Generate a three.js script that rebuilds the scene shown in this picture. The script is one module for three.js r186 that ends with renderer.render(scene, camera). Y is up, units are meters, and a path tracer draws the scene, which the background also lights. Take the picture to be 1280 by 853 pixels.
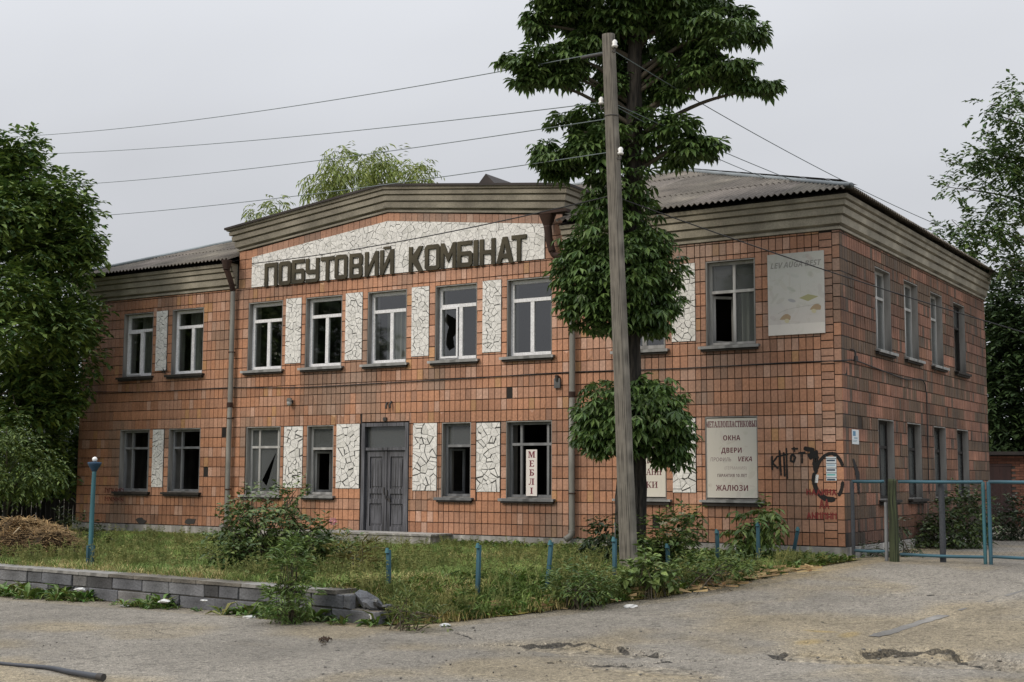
import * as THREE from 'three';
import { mergeGeometries } from 'three/addons/utils/BufferGeometryUtils.js';

// ---------------------------------------------------------------- camera, sky, sun, exposure
const scene = new THREE.Scene();
const camera = new THREE.PerspectiveCamera(29.08, 1280 / 853, 0.1, 1500);
camera.rotation.order = 'YXZ';
camera.position.set(7.668, 1.21, 23.288);
camera.rotation.set(0.103425, 0.564895, 0.004701);
camera.updateMatrixWorld(true);
const renderer = new THREE.WebGLRenderer({ antialias: true });
renderer.toneMapping = THREE.LinearToneMapping;
renderer.toneMappingExposure = 1.2;
renderer.shadowMap.enabled = true;

function rng(seed) { let a = seed >>> 0; return () => { a = (a + 0x6d2b79f5) | 0; let t = Math.imul(a ^ (a >>> 15), 1 | a); t = (t + Math.imul(t ^ (t >>> 7), 61 | t)) ^ t; return ((t ^ (t >>> 14)) >>> 0) / 4294967296; }; }
function hash(x, y) { let h = Math.imul(x | 0, 374761393) ^ Math.imul(y | 0, 668265263); h = Math.imul(h ^ (h >>> 13), 1274126177); return ((h ^ (h >>> 16)) >>> 0) / 4294967296; }
function vn(x, y, p = 0) {                                        // value noise, period p if given
  const xi = Math.floor(x), yi = Math.floor(y), fx = x - xi, fy = y - yi, u = fx * fx * (3 - 2 * fx), v = fy * fy * (3 - 2 * fy);
  const w = (k) => (p ? ((k % p) + p) % p : k);
  const a = hash(w(xi), w(yi)), b = hash(w(xi + 1), w(yi)), c = hash(w(xi), w(yi + 1)), d = hash(w(xi + 1), w(yi + 1));
  return a + (b - a) * u + (c - a) * v + (a - b - c + d) * u * v;
}
function fbm(x, y, o = 4, p = 0) { let s = 0, a = 0.5, f = 1, n = 0; for (let i = 0; i < o; i++) { s += a * vn(x * f + i * 17 * (p ? 0 : 1), y * f + i * 31 * (p ? 0 : 1), p ? p * f : 0); n += a; a *= 0.5; f *= 2; } return s / n; }
const sstep = (a, b, x) => { const t = Math.min(1, Math.max(0, (x - a) / (b - a))); return t * t * (3 - 2 * t); };
const lerp = (a, b, t) => a + (b - a) * t;

{ // overcast sky: brighter towards the zenith, faint cloud texture
  const W = 1024, H = 512, d = new Float32Array(W * H * 4);
  for (let j = 0; j < H; j++) for (let i = 0; i < W; i++) {
    const el = ((j + 0.5) / H - 0.5) * Math.PI, s = Math.sin(el), az = (i / W) * 2 * Math.PI;
    let L = 0.49 + 1.5 * Math.max(0, s) ** 2.1;
    const cx = Math.cos(az) * Math.cos(el) / (Math.max(s, 0) + 0.25), cy = Math.sin(az) * Math.cos(el) / (Math.max(s, 0) + 0.25);
    L *= 1 + 0.20 * (fbm(cx * 1.3 + 40, cy * 2.6 + 40, 5) - 0.5) * sstep(0, 0.12, s);
    if (s < 0) L *= lerp(1, 0.45, sstep(0, 0.15, -s));
    const k = (j * W + i) * 4;
    d[k] = L * 0.972; d[k + 1] = L * 1.0; d[k + 2] = L * 1.06; d[k + 3] = 1;
  }
  const t = new THREE.DataTexture(d, W, H, THREE.RGBAFormat, THREE.FloatType);
  t.mapping = THREE.EquirectangularReflectionMapping; t.magFilter = THREE.LinearFilter; t.needsUpdate = true;
  scene.background = t; scene.environment = t;
}
const sun = new THREE.DirectionalLight(0xfff2e2, 1.5);
sun.position.set(-24, 32, 42); sun.target.position.set(-6, 0, 0);
sun.castShadow = true; sun.shadow.radius = 34; sun.shadow.mapSize.set(2048, 2048);
Object.assign(sun.shadow.camera, { left: -45, right: 45, top: 45, bottom: -45, near: 1, far: 150 });
sun.name = 'sun'; scene.add(sun, sun.target);

// ---------------------------------------------------------------- helpers
const FOCAL = 1644.12;
function at(px, py, depth) { const v = new THREE.Vector3((px - 640) / FOCAL, -(py - 426.5) / FOCAL, -1).multiplyScalar(depth); return v.applyQuaternion(camera.quaternion).add(camera.position); }
const used = new Map();
function numbered(n) { const k = used.get(n) ?? 0; used.set(n, k + 1); return k ? n + '_' + String(k).padStart(3, '0') : n; }
function tag(o, label, category, group) { o.userData.label = label; if (category) o.userData.category = category; if (group) o.userData.group = group; return o; }
function add(o, parent) { (parent ?? scene).add(o); return o; }
function thing(name, label, category, p = [0, 0, 0], group) { const g = new THREE.Group(); g.name = numbered(name); g.position.set(...p); scene.add(g); return tag(g, label, category, group); }
function part(name, geo, mat, parent) { const m = new THREE.Mesh(geo, mat); m.name = parent ? name : numbered(name); m.castShadow = m.receiveShadow = true; return add(m, parent); }
function struct(name, geo, mat) { const m = part(name, geo, mat); m.userData.kind = 'structure'; return m; }
function stuff(o) { o.userData.kind = 'stuff'; return o; }

function uvBox(g) { // uv in metres from the dominant normal
  const G = g.index ? g.toNonIndexed() : g, p = G.attributes.position, n = G.attributes.normal, uv = new Float32Array(p.count * 2);
  for (let i = 0; i < p.count; i++) {
    const ax = Math.abs(n.getX(i)), ay = Math.abs(n.getY(i)), az = Math.abs(n.getZ(i)), x = p.getX(i), y = p.getY(i), z = p.getZ(i);
    if (az >= ax && az >= ay) { uv[2 * i] = x; uv[2 * i + 1] = y; } else if (ax >= ay) { uv[2 * i] = z; uv[2 * i + 1] = y; } else { uv[2 * i] = x; uv[2 * i + 1] = z; }
  }
  G.setAttribute('uv', new THREE.BufferAttribute(uv, 2));
  return G;
}
function box(w, h, d, x = 0, y = 0, z = 0) { return uvBox(new THREE.BoxGeometry(w, h, d).translate(x, y, z)); }
function box2(x0, x1, y0, y1, z0, z1) { return box(x1 - x0, y1 - y0, z1 - z0, (x0 + x1) / 2, (y0 + y1) / 2, (z0 + z1) / 2); }
function merge(list) { const l = list.map((g) => { const q = g.index ? g.toNonIndexed() : g; for (const k of Object.keys(q.attributes)) if (!['position', 'normal', 'uv', 'color'].includes(k)) q.deleteAttribute(k); return q; }); return mergeGeometries(l); }
class MB { // triangle soup with flat normals
  constructor() { this.p = []; this.u = []; this.c = []; }
  tri(a, b, c, col, ua, ub, uc) { this.p.push(...a, ...b, ...c); if (ua) this.u.push(...ua, ...ub, ...uc); if (col) this.c.push(...col, ...col, ...col); }
  quad(a, b, c, d, col, ua, ub, uc, ud) { this.tri(a, b, c, col, ua, ub, uc); this.tri(a, c, d, col, ua, uc, ud); }
  geo() {
    const g = new THREE.BufferGeometry();
    g.setAttribute('position', new THREE.BufferAttribute(new Float32Array(this.p), 3));
    if (this.c.length) g.setAttribute('color', new THREE.BufferAttribute(new Float32Array(this.c), 3));
    g.computeVertexNormals();
    if (this.u.length) g.setAttribute('uv', new THREE.BufferAttribute(new Float32Array(this.u), 2)); else uvBox(g);
    return g;
  }
}
const V = (x, y, z) => new THREE.Vector3(x, y, z);
function limb(pts, r0, r1, sides = 8, rough = 0, seed = 1, metres = 1) { // tapered tube through points
  const R = rng(seed), curve = new THREE.CatmullRomCurve3(pts.map((p) => (p.isVector3 ? p : V(...p)))), n = Math.max(4, Math.min(60, pts.length * 5)), fr = curve.computeFrenetFrames(n, false), P = [], uv = [], idx = [], L = curve.getLength();
  for (let i = 0; i <= n; i++) {
    const t = i / n, c = curve.getPoint(t), r = lerp(r0, r1, t);
    for (let k = 0; k <= sides; k++) {
      const a = (k % sides) / sides * Math.PI * 2, rr = r * (1 + rough * (hash(i * 7 + seed, (k % sides) * 13) - 0.5));
      const q = c.clone().addScaledVector(fr.normals[i], Math.cos(a) * rr).addScaledVector(fr.binormals[i], Math.sin(a) * rr);
      P.push(q.x, q.y, q.z); uv.push(k / sides * r0 * 6.28 / metres, t * L / metres);
    }
  }
  for (let i = 0; i < n; i++) for (let k = 0; k < sides; k++) { const a = i * (sides + 1) + k, b = a + sides + 1; idx.push(a, b, a + 1, a + 1, b, b + 1); }
  const m = P.length / 3, e = curve.getPoint(1), s = curve.getPoint(0);
  P.push(e.x, e.y, e.z, s.x, s.y, s.z); uv.push(0, L, 0, 0);
  for (let k = 0; k < sides; k++) { idx.push(n * (sides + 1) + k, m, n * (sides + 1) + k + 1); idx.push(k + 1, m + 1, k); }
  const g = new THREE.BufferGeometry();
  g.setAttribute('position', new THREE.BufferAttribute(new Float32Array(P), 3)); g.setAttribute('uv', new THREE.BufferAttribute(new Float32Array(uv), 2)); g.setIndex(idx); g.computeVertexNormals();
  return g.toNonIndexed();
}
const vec = (v) => [v.x, v.y, v.z];

// ---------------------------------------------------------------- textures and materials
function dataTex(n, f, rep, srgb = true) {
  const d = new Uint8Array(n * n * 4);
  for (let j = 0; j < n; j++) for (let i = 0; i < n; i++) { const c = f(i / n, j / n), k = (j * n + i) * 4; d[k] = Math.min(255, Math.max(0, c[0] * 255)); d[k + 1] = Math.min(255, Math.max(0, c[1] * 255)); d[k + 2] = Math.min(255, Math.max(0, c[2] * 255)); d[k + 3] = 255; }
  const t = new THREE.DataTexture(d, n, n); t.wrapS = t.wrapT = THREE.RepeatWrapping; t.magFilter = THREE.LinearFilter; t.needsUpdate = true;
  if (srgb) t.colorSpace = THREE.SRGBColorSpace;
  t.repeat.set(1 / rep, 1 / rep);
  return t;
}
const grey = (v) => [v, v, v];
const T = {
  grime: dataTex(512, (u, v) => grey(0.62 + 0.42 * (fbm(u * 4, v * 4, 6, 4) - 0.25) + 0.10 * (vn(u * 128, v * 128, 128) - 0.5)), 2.2),
  fine: dataTex(256, (u, v) => grey(0.90 + 0.22 * (fbm(u * 16, v * 16, 4, 16) - 0.4)), 0.5),
  streak: dataTex(512, (u, v) => grey(0.58 + 0.35 * (fbm(u * 28, v * 3, 4, 0) * (1 - 0) - 0.2) + 0.28 * (fbm(u * 5, v * 5, 5, 5) - 0.45)), 3.1),
  wood: dataTex(512, (u, v) => grey(0.52 + 0.55 * (fbm(u * 40, v * 2.0, 4, 0) - 0.3) - 0.35 * sstep(0.62, 0.75, fbm(u * 60 + 9, v * 1.5, 3, 0))), 1.0),
  poleWood: dataTex(512, (u, v) => grey(0.70 + 0.30 * (fbm(u * 30, v * 1.6, 4, 0) - 0.45) + 0.22 * (fbm(u * 4, v * 4, 4, 4) - 0.5) - 0.32 * sstep(0.64, 0.74, fbm(u * 46 + 9, v * 0.9, 3, 0))), 1.0),
  bark: dataTex(512, (u, v) => grey(0.42 + 0.75 * (fbm(u * 26, v * 5, 5, 0) - 0.35)), 0.9),
  bump: dataTex(512, (u, v) => grey(fbm(u * 32, v * 32, 5, 32)), 1.0, false),
};
for (const k of ['streak', 'wood', 'poleWood', 'bark']) T[k].wrapS = T[k].wrapT = THREE.MirroredRepeatWrapping;
function std(rgb, rough = 0.9, o = {}) { const m = new THREE.MeshStandardMaterial({ roughness: rough, side: THREE.DoubleSide, ...o }); m.color.setRGB(...rgb); return m; }
const M = {
  joint: std([0.04, 0.034, 0.029], 0.95, { map: T.grime }),
  jointSide: std([0.10, 0.07, 0.05], 0.95, { map: T.grime }),
  plaster: std([0.58, 0.56, 0.52], 0.95, { map: T.streak }),
  interior: std([0.16, 0.155, 0.14], 0.95, { map: T.grime }),
  concrete: std([0.72, 0.70, 0.65], 0.95, { map: T.streak, bumpMap: T.bump, bumpScale: 0.006 }),
  cornice: std([0.52, 0.475, 0.375], 0.92, { map: T.grime, bumpMap: T.bump, bumpScale: 0.003 }),
  tile: std([1, 1, 1], 0.46, { map: T.fine, vertexColors: true, bumpMap: T.bump, bumpScale: 0.0015 }),
  tileDull: std([1, 1, 1], 0.78, { map: T.grime, vertexColors: true, bumpMap: T.bump, bumpScale: 0.002 }),
  stone: std([1, 1, 1], 0.55, { map: T.fine, vertexColors: true }),
  slate: std([0.37, 0.325, 0.275], 0.95, { map: T.grime, vertexColors: true, bumpMap: T.bump, bumpScale: 0.004 }),
  flashing: std([0.42, 0.47, 0.48], 0.5, { map: T.streak, metalness: 0.3 }),
  darkSheet: std([0.055, 0.042, 0.036], 0.75, { map: T.grime }),
  rust: std([0.085, 0.04, 0.026], 0.85, { map: T.grime }),
  pipe: std([0.55, 0.54, 0.48], 0.7, { map: T.streak, metalness: 0.2 }),
  pvc: std([0.86, 0.865, 0.87], 0.35, { map: T.fine }),
  oldWhite: std([0.95, 0.95, 0.91], 0.8, { map: T.streak }),
  oldGrey: std([0.46, 0.475, 0.485], 0.85, { map: T.streak }),
  oldDark: std([0.06, 0.052, 0.045], 0.85, { map: T.wood }),
  sill: std([0.75, 0.76, 0.74], 0.6, { map: T.streak }),
  sillDark: std([0.10, 0.085, 0.072], 0.95, { map: T.streak }),
  door: std([0.24, 0.245, 0.275], 0.6, { map: T.wood, bumpMap: T.wood, bumpScale: 0.003 }),
  letter: std([0.125, 0.105, 0.06], 0.85, { map: T.grime }),
  iron: std([0.035, 0.032, 0.03], 0.7),
  cable: std([0.012, 0.012, 0.013], 0.7),
  wire: std([0.13, 0.16, 0.165], 0.6),
  pole: std([0.40, 0.365, 0.305], 0.95, { map: T.poleWood, bumpMap: T.wood, bumpScale: 0.010 }),
  porcelain: std([0.75, 0.75, 0.73], 0.3),
  bark: std([0.115, 0.098, 0.078], 0.95, { map: T.bark, bumpMap: T.bark, bumpScale: 0.02 }),
  barkLight: std([0.12, 0.11, 0.09], 0.95, { map: T.bark }),
  twig: std([0.075, 0.062, 0.042], 0.9),
  blue: std([0.065, 0.22, 0.30], 0.65, { map: T.streak }),
  teal: std([0.075, 0.28, 0.33], 0.6, { map: T.streak }),
  greenPost: std([0.10, 0.125, 0.055], 0.9, { map: T.wood }),
  greyPost: std([0.085, 0.095, 0.11], 0.8, { map: T.grime }),
  rubble: std([1, 1, 1], 0.92, { map: T.grime, vertexColors: true, bumpMap: T.bump, bumpScale: 0.01 }),
  mortar: std([0.33, 0.30, 0.25], 0.95, { map: T.grime, bumpMap: T.bump, bumpScale: 0.01 }),
  fence: std([0.055, 0.052, 0.045], 0.95, { map: T.wood }),
  paper: std([0.52, 0.52, 0.50], 0.8),
  straw: std([1, 1, 1], 0.95, { vertexColors: true }),
};
M.glass = new THREE.MeshPhysicalMaterial({ color: 0xffffff, roughness: 0.03, transmission: 1, thickness: 0, ior: 1.55, side: THREE.DoubleSide }); M.glass.color.setRGB(0.78, 0.82, 0.80);
M.dirtyGlass = new THREE.MeshPhysicalMaterial({ color: 0xffffff, roughness: 0.16, transmission: 0.82, thickness: 0, ior: 1.55, side: THREE.DoubleSide, roughnessMap: T.grime }); M.dirtyGlass.color.setRGB(0.40, 0.43, 0.42);
M.glassPvc = M.glass.clone(); M.glassPvc.ior = 2.1;
function leafMat(trans = 0.3, rough = 0.7) { const m = new THREE.MeshPhysicalMaterial({ roughness: rough, transmission: trans, thickness: 0, vertexColors: true, side: THREE.DoubleSide, specularIntensity: 0.6 }); return m; }
M.leaf = leafMat(0.3, 0.45); M.grassLeaf = std([1, 1, 1], 0.85, { vertexColors: true });

// ---------------------------------------------------------------- ground heights
const roadH = (x, z) => { const t = Math.min(1, Math.max(0, (z + 0.5) / 10)); return -0.2 - 0.55 * t * t * (3 - 2 * t) - 0.045 * sstep(-3, -14, x) * sstep(6, 9, z); };
const roadY = (x, z) => roadH(x, z) + 0.03 * (fbm(x * 0.5, z * 0.5, 3) - 0.5);
const EDGE = [[-3.25, 9.35], [-2.72, 8.5], [-2.25, 7.6], [-1.92, 6.85], [-1.24, 5.68], [-0.9, 5.03], [-0.61, 4.06], [-0.27, 3.08], [0.0, 1.7], [0.26, 0.62], [0.30, 0.0]];
function edgeX(z) { if (z >= EDGE[0][1]) return EDGE[0][0]; for (let i = 0; i + 1 < EDGE.length; i++) { const [xa, za] = EDGE[i], [xb, zb] = EDGE[i + 1]; if (z <= za && z >= zb) return lerp(xa, xb, (za - z) / (za - zb)); } return 0.3; }
function lawnH(x, z) {
  const d = edgeX(z) - x + 0.12 * (vn(x * 2, z * 2) - 0.5), level = lerp(-0.38, -0.24, sstep(-6, -0.5, x));
  return lerp(roadH(x, z) + 0.012, Math.max(level, roadH(x, z) + 0.02) + 0.05 * (fbm(x * 0.8, z * 0.8, 3) - 0.5), sstep(0, 1.7, d));
}

const wallZ = (x) => 8.72 + (x + 12) * 0.06;
const lawnZ = (x, z) => Math.min(z, x < -3.25 ? wallZ(x) - 0.24 : 9.35);                // the lawn ends behind the stone wall
// ---------------------------------------------------------------- road, ground, lawn
const RX0 = -13, RW = 20, RZ0 = -1.5, RD = 18;
const CRACKS = [
  [[[-1.3, 10.35], [-0.9, 9.95], [-0.66, 9.8], [-0.45, 9.4], [-0.14, 9.25], [0.25, 9.3], [0.6, 9.52], [0.8, 9.45], [0.99, 9.67]], 0.085],
  [[[0.3, 10.95], [0.52, 10.78], [0.9, 10.72], [1.14, 10.58], [1.46, 10.06], [1.7, 9.85], [1.98, 9.55], [2.2, 9.2]], 0.05],
  [[[2.1, 8.75], [2.14, 9.0], [2.3, 9.2], [2.54, 9.33], [2.87, 9.26], [3.16, 8.81], [3.3, 8.7]], 0.085],
  [[[2.95, 8.25], [3.04, 8.1], [3.41, 7.82], [3.77, 7.82], [3.9, 8.0], [4.0, 8.23], [4.3, 8.3], [4.75, 8.4], [5.3, 8.3], [6.2, 8.6]], 0.095],
  [[[1.9, 4.35], [2.2, 4.16], [2.5, 3.95], [2.79, 3.81], [3.2, 3.6]], 0.04],
  [[[-2.0, 9.3], [-1.6, 9.6], [-1.2, 9.7], [-0.9, 9.6]], 0.04],
  [[[-6.5, 11.5], [-5.5, 11.2], [-4.6, 11.6], [-3.4, 11.4]], 0.012],
  [[[0.9, 6.9], [1.5, 6.5], [2.0, 6.6], [2.6, 6.2]], 0.014],
];
const HOLES = [[0.25, 9.85, 0.95, 0.5, 0.05], [3.75, 8.45, 1.0, 0.6, 0.075], [2.6, 9.0, 0.6, 0.4, 0.04], [1.5, 10.9, 0.9, 0.4, 0.02]];
{
  const xs = [], zs = [];
  for (let x = -60; x < RX0; x += x < -24 ? 6 : 1) xs.push(x); for (let x = RX0; x <= 7.001; x += 0.065) xs.push(x); for (let x = 8; x <= 60; x += x < 14 ? 1 : 6) xs.push(x);
  for (let z = -60; z < RZ0; z += z < -12 ? 6 : 1) zs.push(z); for (let z = RZ0; z <= 16.5; z += 0.065) zs.push(z); for (let z = 17.5; z <= 60; z += z < 26 ? 1 : 6) zs.push(z);
  const segD = (px, pz, a, b) => { const dx = b[0] - a[0], dz = b[1] - a[1], t = Math.min(1, Math.max(0, ((px - a[0]) * dx + (pz - a[1]) * dz) / (dx * dx + dz * dz))); return Math.hypot(px - a[0] - t * dx, pz - a[1] - t * dz); };
  const P = [], uv = [], idx = [], nx = xs.length;
  for (const z of zs) for (const x of xs) {
    let y = roadY(x, z);
    if (x > RX0 && x < 7 && z > RZ0) {
      y += 0.012 * (fbm(x * 5, z * 5, 3) - 0.5);
      for (const [hx, hz, rx, rz, dp] of HOLES) { if (Math.hypot((x - hx) / rx, (z - hz) / rz) > 1.6) continue; const q = Math.hypot((x - hx) / rx, (z - hz) / rz) + 0.5 * (fbm(x * 4, z * 4, 3) - 0.5); if (q < 1.1) y -= dp * sstep(1.05, 0.82, q) * (0.75 + 0.5 * vn(x * 14, z * 14)); }
      for (const [c, w] of CRACKS) { if (w < 0.02) continue; for (let i = 0; i + 1 < c.length; i++) { const d = segD(x + 0.09 * (vn(x * 6, z * 6) - 0.5), z + 0.09 * (vn(x * 6 + 50, z * 6) - 0.5), c[i], c[i + 1]); if (d < w * 1.6) { y -= 0.05 * sstep(w * 1.3, w * 0.4, d); break; } } }
    }
    P.push(x, y, z); uv.push((x - RX0) / RW, (z - RZ0) / RD);
  }
  for (let j = 0; j + 1 < zs.length; j++) for (let i = 0; i + 1 < nx; i++) { const a = j * nx + i; idx.push(a, a + nx, a + 1, a + 1, a + nx, a + nx + 1); }
  const g = new THREE.BufferGeometry();
  g.setAttribute('position', new THREE.BufferAttribute(new Float32Array(P), 3)); g.setAttribute('uv', new THREE.BufferAttribute(new Float32Array(uv), 2)); g.setIndex(idx); g.computeVertexNormals();
  // colour: aggregate, dust, patches, cracks
  const N = 2048, d = new Uint8Array(N * N * 4), R = rng(77);
  const mask = new Float32Array(N * N);
  for (const [c, w] of CRACKS) for (let i = 0; i + 1 < c.length; i++) {
    const steps = 160; for (let s = 0; s < steps; s++) {
      const t = s / steps, x = lerp(c[i][0], c[i + 1][0], t), z = lerp(c[i][1], c[i + 1][1], t), wx = x + 0.16 * (fbm(x * 5, z * 5, 3) - 0.5), wz = z + 0.16 * (fbm(x * 5 + 31, z * 5, 3) - 0.5);
      const r = w * (0.22 + 0.5 * vn(x * 7, z * 7)), pi = (wx - RX0) / RW * N, pj = (wz - RZ0) / RD * N, rp = Math.max(0.8, r / RD * N);
      for (let b = -Math.ceil(rp); b <= rp; b++) for (let a = -Math.ceil(rp); a <= rp; a++) if (a * a + b * b <= rp * rp + 0.3) { const u = Math.round(pi + a), v = Math.round(pj + b); if (u >= 0 && v >= 0 && u < N && v < N) mask[v * N + u] = 0.60 + 0.32 * hash(u >> 1, v >> 1); }
    }
  }
  for (let j = 0; j < N; j++) for (let i = 0; i < N; i++) {
    const x = RX0 + (i + 0.5) / N * RW, z = RZ0 + (j + 0.5) / N * RD;
    let v = 0.2, warm = 0.0;
    const big = fbm(x * 0.35 + 5, z * 0.35 + 9, 4), mid = fbm(x * 1.7, z * 1.7, 4);
    v *= 0.72 + 0.52 * big + 0.42 * (mid - 0.5); { const f6 = fbm(x * 7 + 3, z * 5, 4); v *= 0.88 + 0.24 * f6; if (f6 > 0.62) v *= 1 - 1.2 * (f6 - 0.62); }
    v *= 0.86 + 0.28 * (fbm(x * 22, z * 22, 3)) ;
    const sp = R(); v *= 1 + 0.7 * (sp - 0.5); if (sp > 0.975) v *= 1.5; if (sp < 0.035) v *= 0.5;
    const peb = vn(x * 34, z * 26), pe2 = vn(x * 15 + 7, z * 11 + 3); if (peb > 0.78) v *= 0.66; else if (peb < 0.16) v *= 1.3; if (pe2 > 0.84) v *= 0.78; else if (pe2 < 0.1) v *= 1.18;
    warm = 0.13 + 0.12 * sstep(0.42, 0.7, fbm(x * 0.6 + 70, z * 0.6, 3));
    for (const [hx, hz, rx, rz] of HOLES) { if (Math.hypot((x - hx) / rx, (z - hz) / rz) > 1.4) continue; const q = Math.hypot((x - hx) / rx, (z - hz) / rz) + 0.5 * (fbm(x * 4, z * 4, 3) - 0.5); if (q < 1) { const k = sstep(1, 0.8, q); v *= lerp(1, 0.5 + 0.95 * vn(x * 19, z * 15), k); warm += 0.04 * k; } }
    for (const [hx, hz, rx, rz] of [[2.15, 8.0, 0.2, 0.34], [2.42, 7.25, 0.14, 0.3], [2.0, 7.2, 0.3, 0.1]]) { const q = Math.hypot((x - hx) / rx, (z - hz) / rz) + 0.6 * (mid - 0.5); if (q < 1) warm += 0.16 * sstep(1, 0.3, q); }
    if (x > 1.2 && z < 6) v *= 1.03; // paler apron in front of the gate
    { const q = (x - 2.9) + (z - 6.9) * 0.22; if (q > 0.12 && z < 7.6) v *= 0.90; }
    const nearEdge = x - edgeX(z); if (z < 9.6 && nearEdge < 0.5) { warm += 0.06; v *= 0.9 + 0.2 * mid; }
    const k = (j * N + i) * 4, m = 1 - mask[j * N + i], r = v * (1 + warm), gg = v * (1 + 0.20 * warm), bb = v * (1 - warm * 1.15);
    const enc = (q) => { const w = Math.max(0, q * m); return 255 * (w <= 0.0031308 ? w * 12.92 : 1.055 * Math.pow(w, 1 / 2.4) - 0.055); };
    d[k] = enc(r); d[k + 1] = enc(gg); d[k + 2] = enc(bb); d[k + 3] = 255;
  }
  const t = new THREE.DataTexture(d, N, N); t.wrapS = t.wrapT = THREE.MirroredRepeatWrapping; t.magFilter = THREE.LinearFilter; t.colorSpace = THREE.SRGBColorSpace; t.needsUpdate = true;
  const bump = T.bump.clone(); bump.repeat.set(RW / 0.6, RD / 0.6);
  struct('road', g, std([1, 1, 1], 0.93, { map: t, bumpMap: bump, bumpScale: 0.03 }));
  const gr = new THREE.PlaneGeometry(1600, 1600).rotateX(-Math.PI / 2).translate(0, -1.1, 0);
  struct('ground', uvBox(gr), std([0.10, 0.11, 0.05], 0.95, { map: T.grime }));
}
{ // concrete strip let into the road
  const mb = new MB(), c = [[2.72, 7.3], [2.86, 6.7], [2.98, 6.1], [3.11, 5.53], [3.38, 4.3], [3.64, 3.15], [3.9, 2.0], [4.1, 1.1]];
  for (let i = 0; i + 1 < c.length; i++) { const n = 6; for (let k = 0; k < n; k++) { const p = (t) => { const x = lerp(c[i][0], c[i + 1][0], t), z = lerp(c[i][1], c[i + 1][1], t), w = (i < 3 ? 0.075 : 0.03) * (0.5 + 0.9 * vn(x * 9 + 3, z * 9)); return [[x - w, roadY(x - w, z) + 0.006, z], [x + w, roadY(x + w, z) + 0.006, z]]; }; if (i > 2 && vn(i * 3.1 + k * 0.4, 5) < 0.35) continue; const [a, b] = p(k / n), [e, f] = p((k + 1) / n); mb.quad(a, b, f, e); } }
  struct('kerb_strip', mb.geo(), std([0.36, 0.345, 0.315], 0.95, { map: T.grime }));
}
{
  const mb = new MB(), P = [], idx = [], zs = [], uv = [], nx = 120; for (let z = 9.35; z >= -0.02; z -= 0.16) zs.push(z);
  zs.forEach((z) => { const x1 = edgeX(z) + 0.12 * (fbm(z * 3, 2, 3) - 0.5), x0 = -34; for (let i = 0; i <= nx; i++) { const t = i / nx, x = lerp(x1, x0, t ** 1.7), zz = lawnZ(x, z); P.push(x, lawnH(x, zz), zz); uv.push(x, zz); } });
  for (let j = 0; j + 1 < zs.length; j++) for (let i = 0; i < nx; i++) { const a = j * (nx + 1) + i, b = a + nx + 1; idx.push(a, b, a + 1, a + 1, b, b + 1); }
  const g = new THREE.BufferGeometry(); g.setAttribute('position', new THREE.BufferAttribute(new Float32Array(P), 3)); g.setAttribute('uv', new THREE.BufferAttribute(new Float32Array(uv), 2)); g.setIndex(idx); g.computeVertexNormals();
  const t = dataTex(512, (u, v) => { const q = fbm(u * 6, v * 6, 5, 6), s = fbm(u * 40, v * 40, 3, 40); return [0.30 + 0.22 * q + 0.12 * s, 0.33 + 0.12 * q + 0.12 * s, 0.16 + 0.1 * s]; }, 3);
  struct('lawn', g, std([0.95, 0.9, 0.85], 0.95, { map: t }));
}

// ---------------------------------------------------------------- the building
const building = thing('abandoned_building', 'two storey building clad in terracotta tiles with broken windows and a shallow gable', 'building');
const X0 = -20.64, ZB = -11.4, PH = 0.2383, XC0 = -15.0, XC1 = -5.86, XM = -10.43;
const UB = 3.734, UT = 5.383, LB = 0.808, LT = 2.383;
const CW = [-14.1, -12.28, -10.425, -8.54, -6.67].map((c) => [c - 0.55, c + 0.55]);
const OPEN = [ // x0, x1, y0, y1
  [-19.04, -17.95, UB, UT], [-17.26, -16.16, UB, UT], ...CW.map(([a, b]) => [a, b, UB, UT]), [-4.57, -3.53, UB, UT], [-2.66, -1.65, UB, UT],
  [-19.04, -17.95, LB, LT], [-17.26, -16.16, LB, LT], [-14.62, -13.53, LB - 0.03, LT], [-12.71, -11.92, LB - 0.03, LT], [-11.09, -9.76, -0.02, 2.43], [-8.88, -8.12, LB - 0.03, LT], [-7.23, -6.11, LB - 0.03, LT], [-4.57, -3.53, LB, LT], [-2.70, -1.64, LB, LT],
];
const SIDEOPEN = [[2.12, 3.16], [4.12, 5.17], [6.2, 7.2], [8.22, 9.3]].flatMap(([a, b]) => [[a, b, UB, UT], [a, b, LB, LT]]);
const PANELS = [[-17.81, -17.42, 3.86, 5.38], [-17.81, -17.42, 0.93, 2.37], [-13.43, -12.95, 3.86, 5.4], [-11.61, -11.12, 3.86, 5.4], [-9.72, -9.25, 3.86, 5.4], [-7.83, -7.36, 3.86, 5.4], [-3.38, -2.88, 3.86, 5.38],
  [-13.4, -12.83, 0.95, 2.37], [-11.81, -11.14, 0.95, 2.4], [-9.64, -9.0, 0.92, 2.38], [-7.96, -7.37, 0.91, 2.36], [-3.38, -2.9, 0.94, 2.36]];
function wallGeo(outline, holes, depth) {
  const s = new THREE.Shape(outline.map(([x, y]) => new THREE.Vector2(x, y)));
  for (const [a, b, c, d] of holes) s.holes.push(new THREE.Path([[a, c], [a, d], [b, d], [b, c]].map(([x, y]) => new THREE.Vector2(x, y))));
  return new THREE.ExtrudeGeometry(s, { depth, bevelEnabled: false });
}
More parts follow.
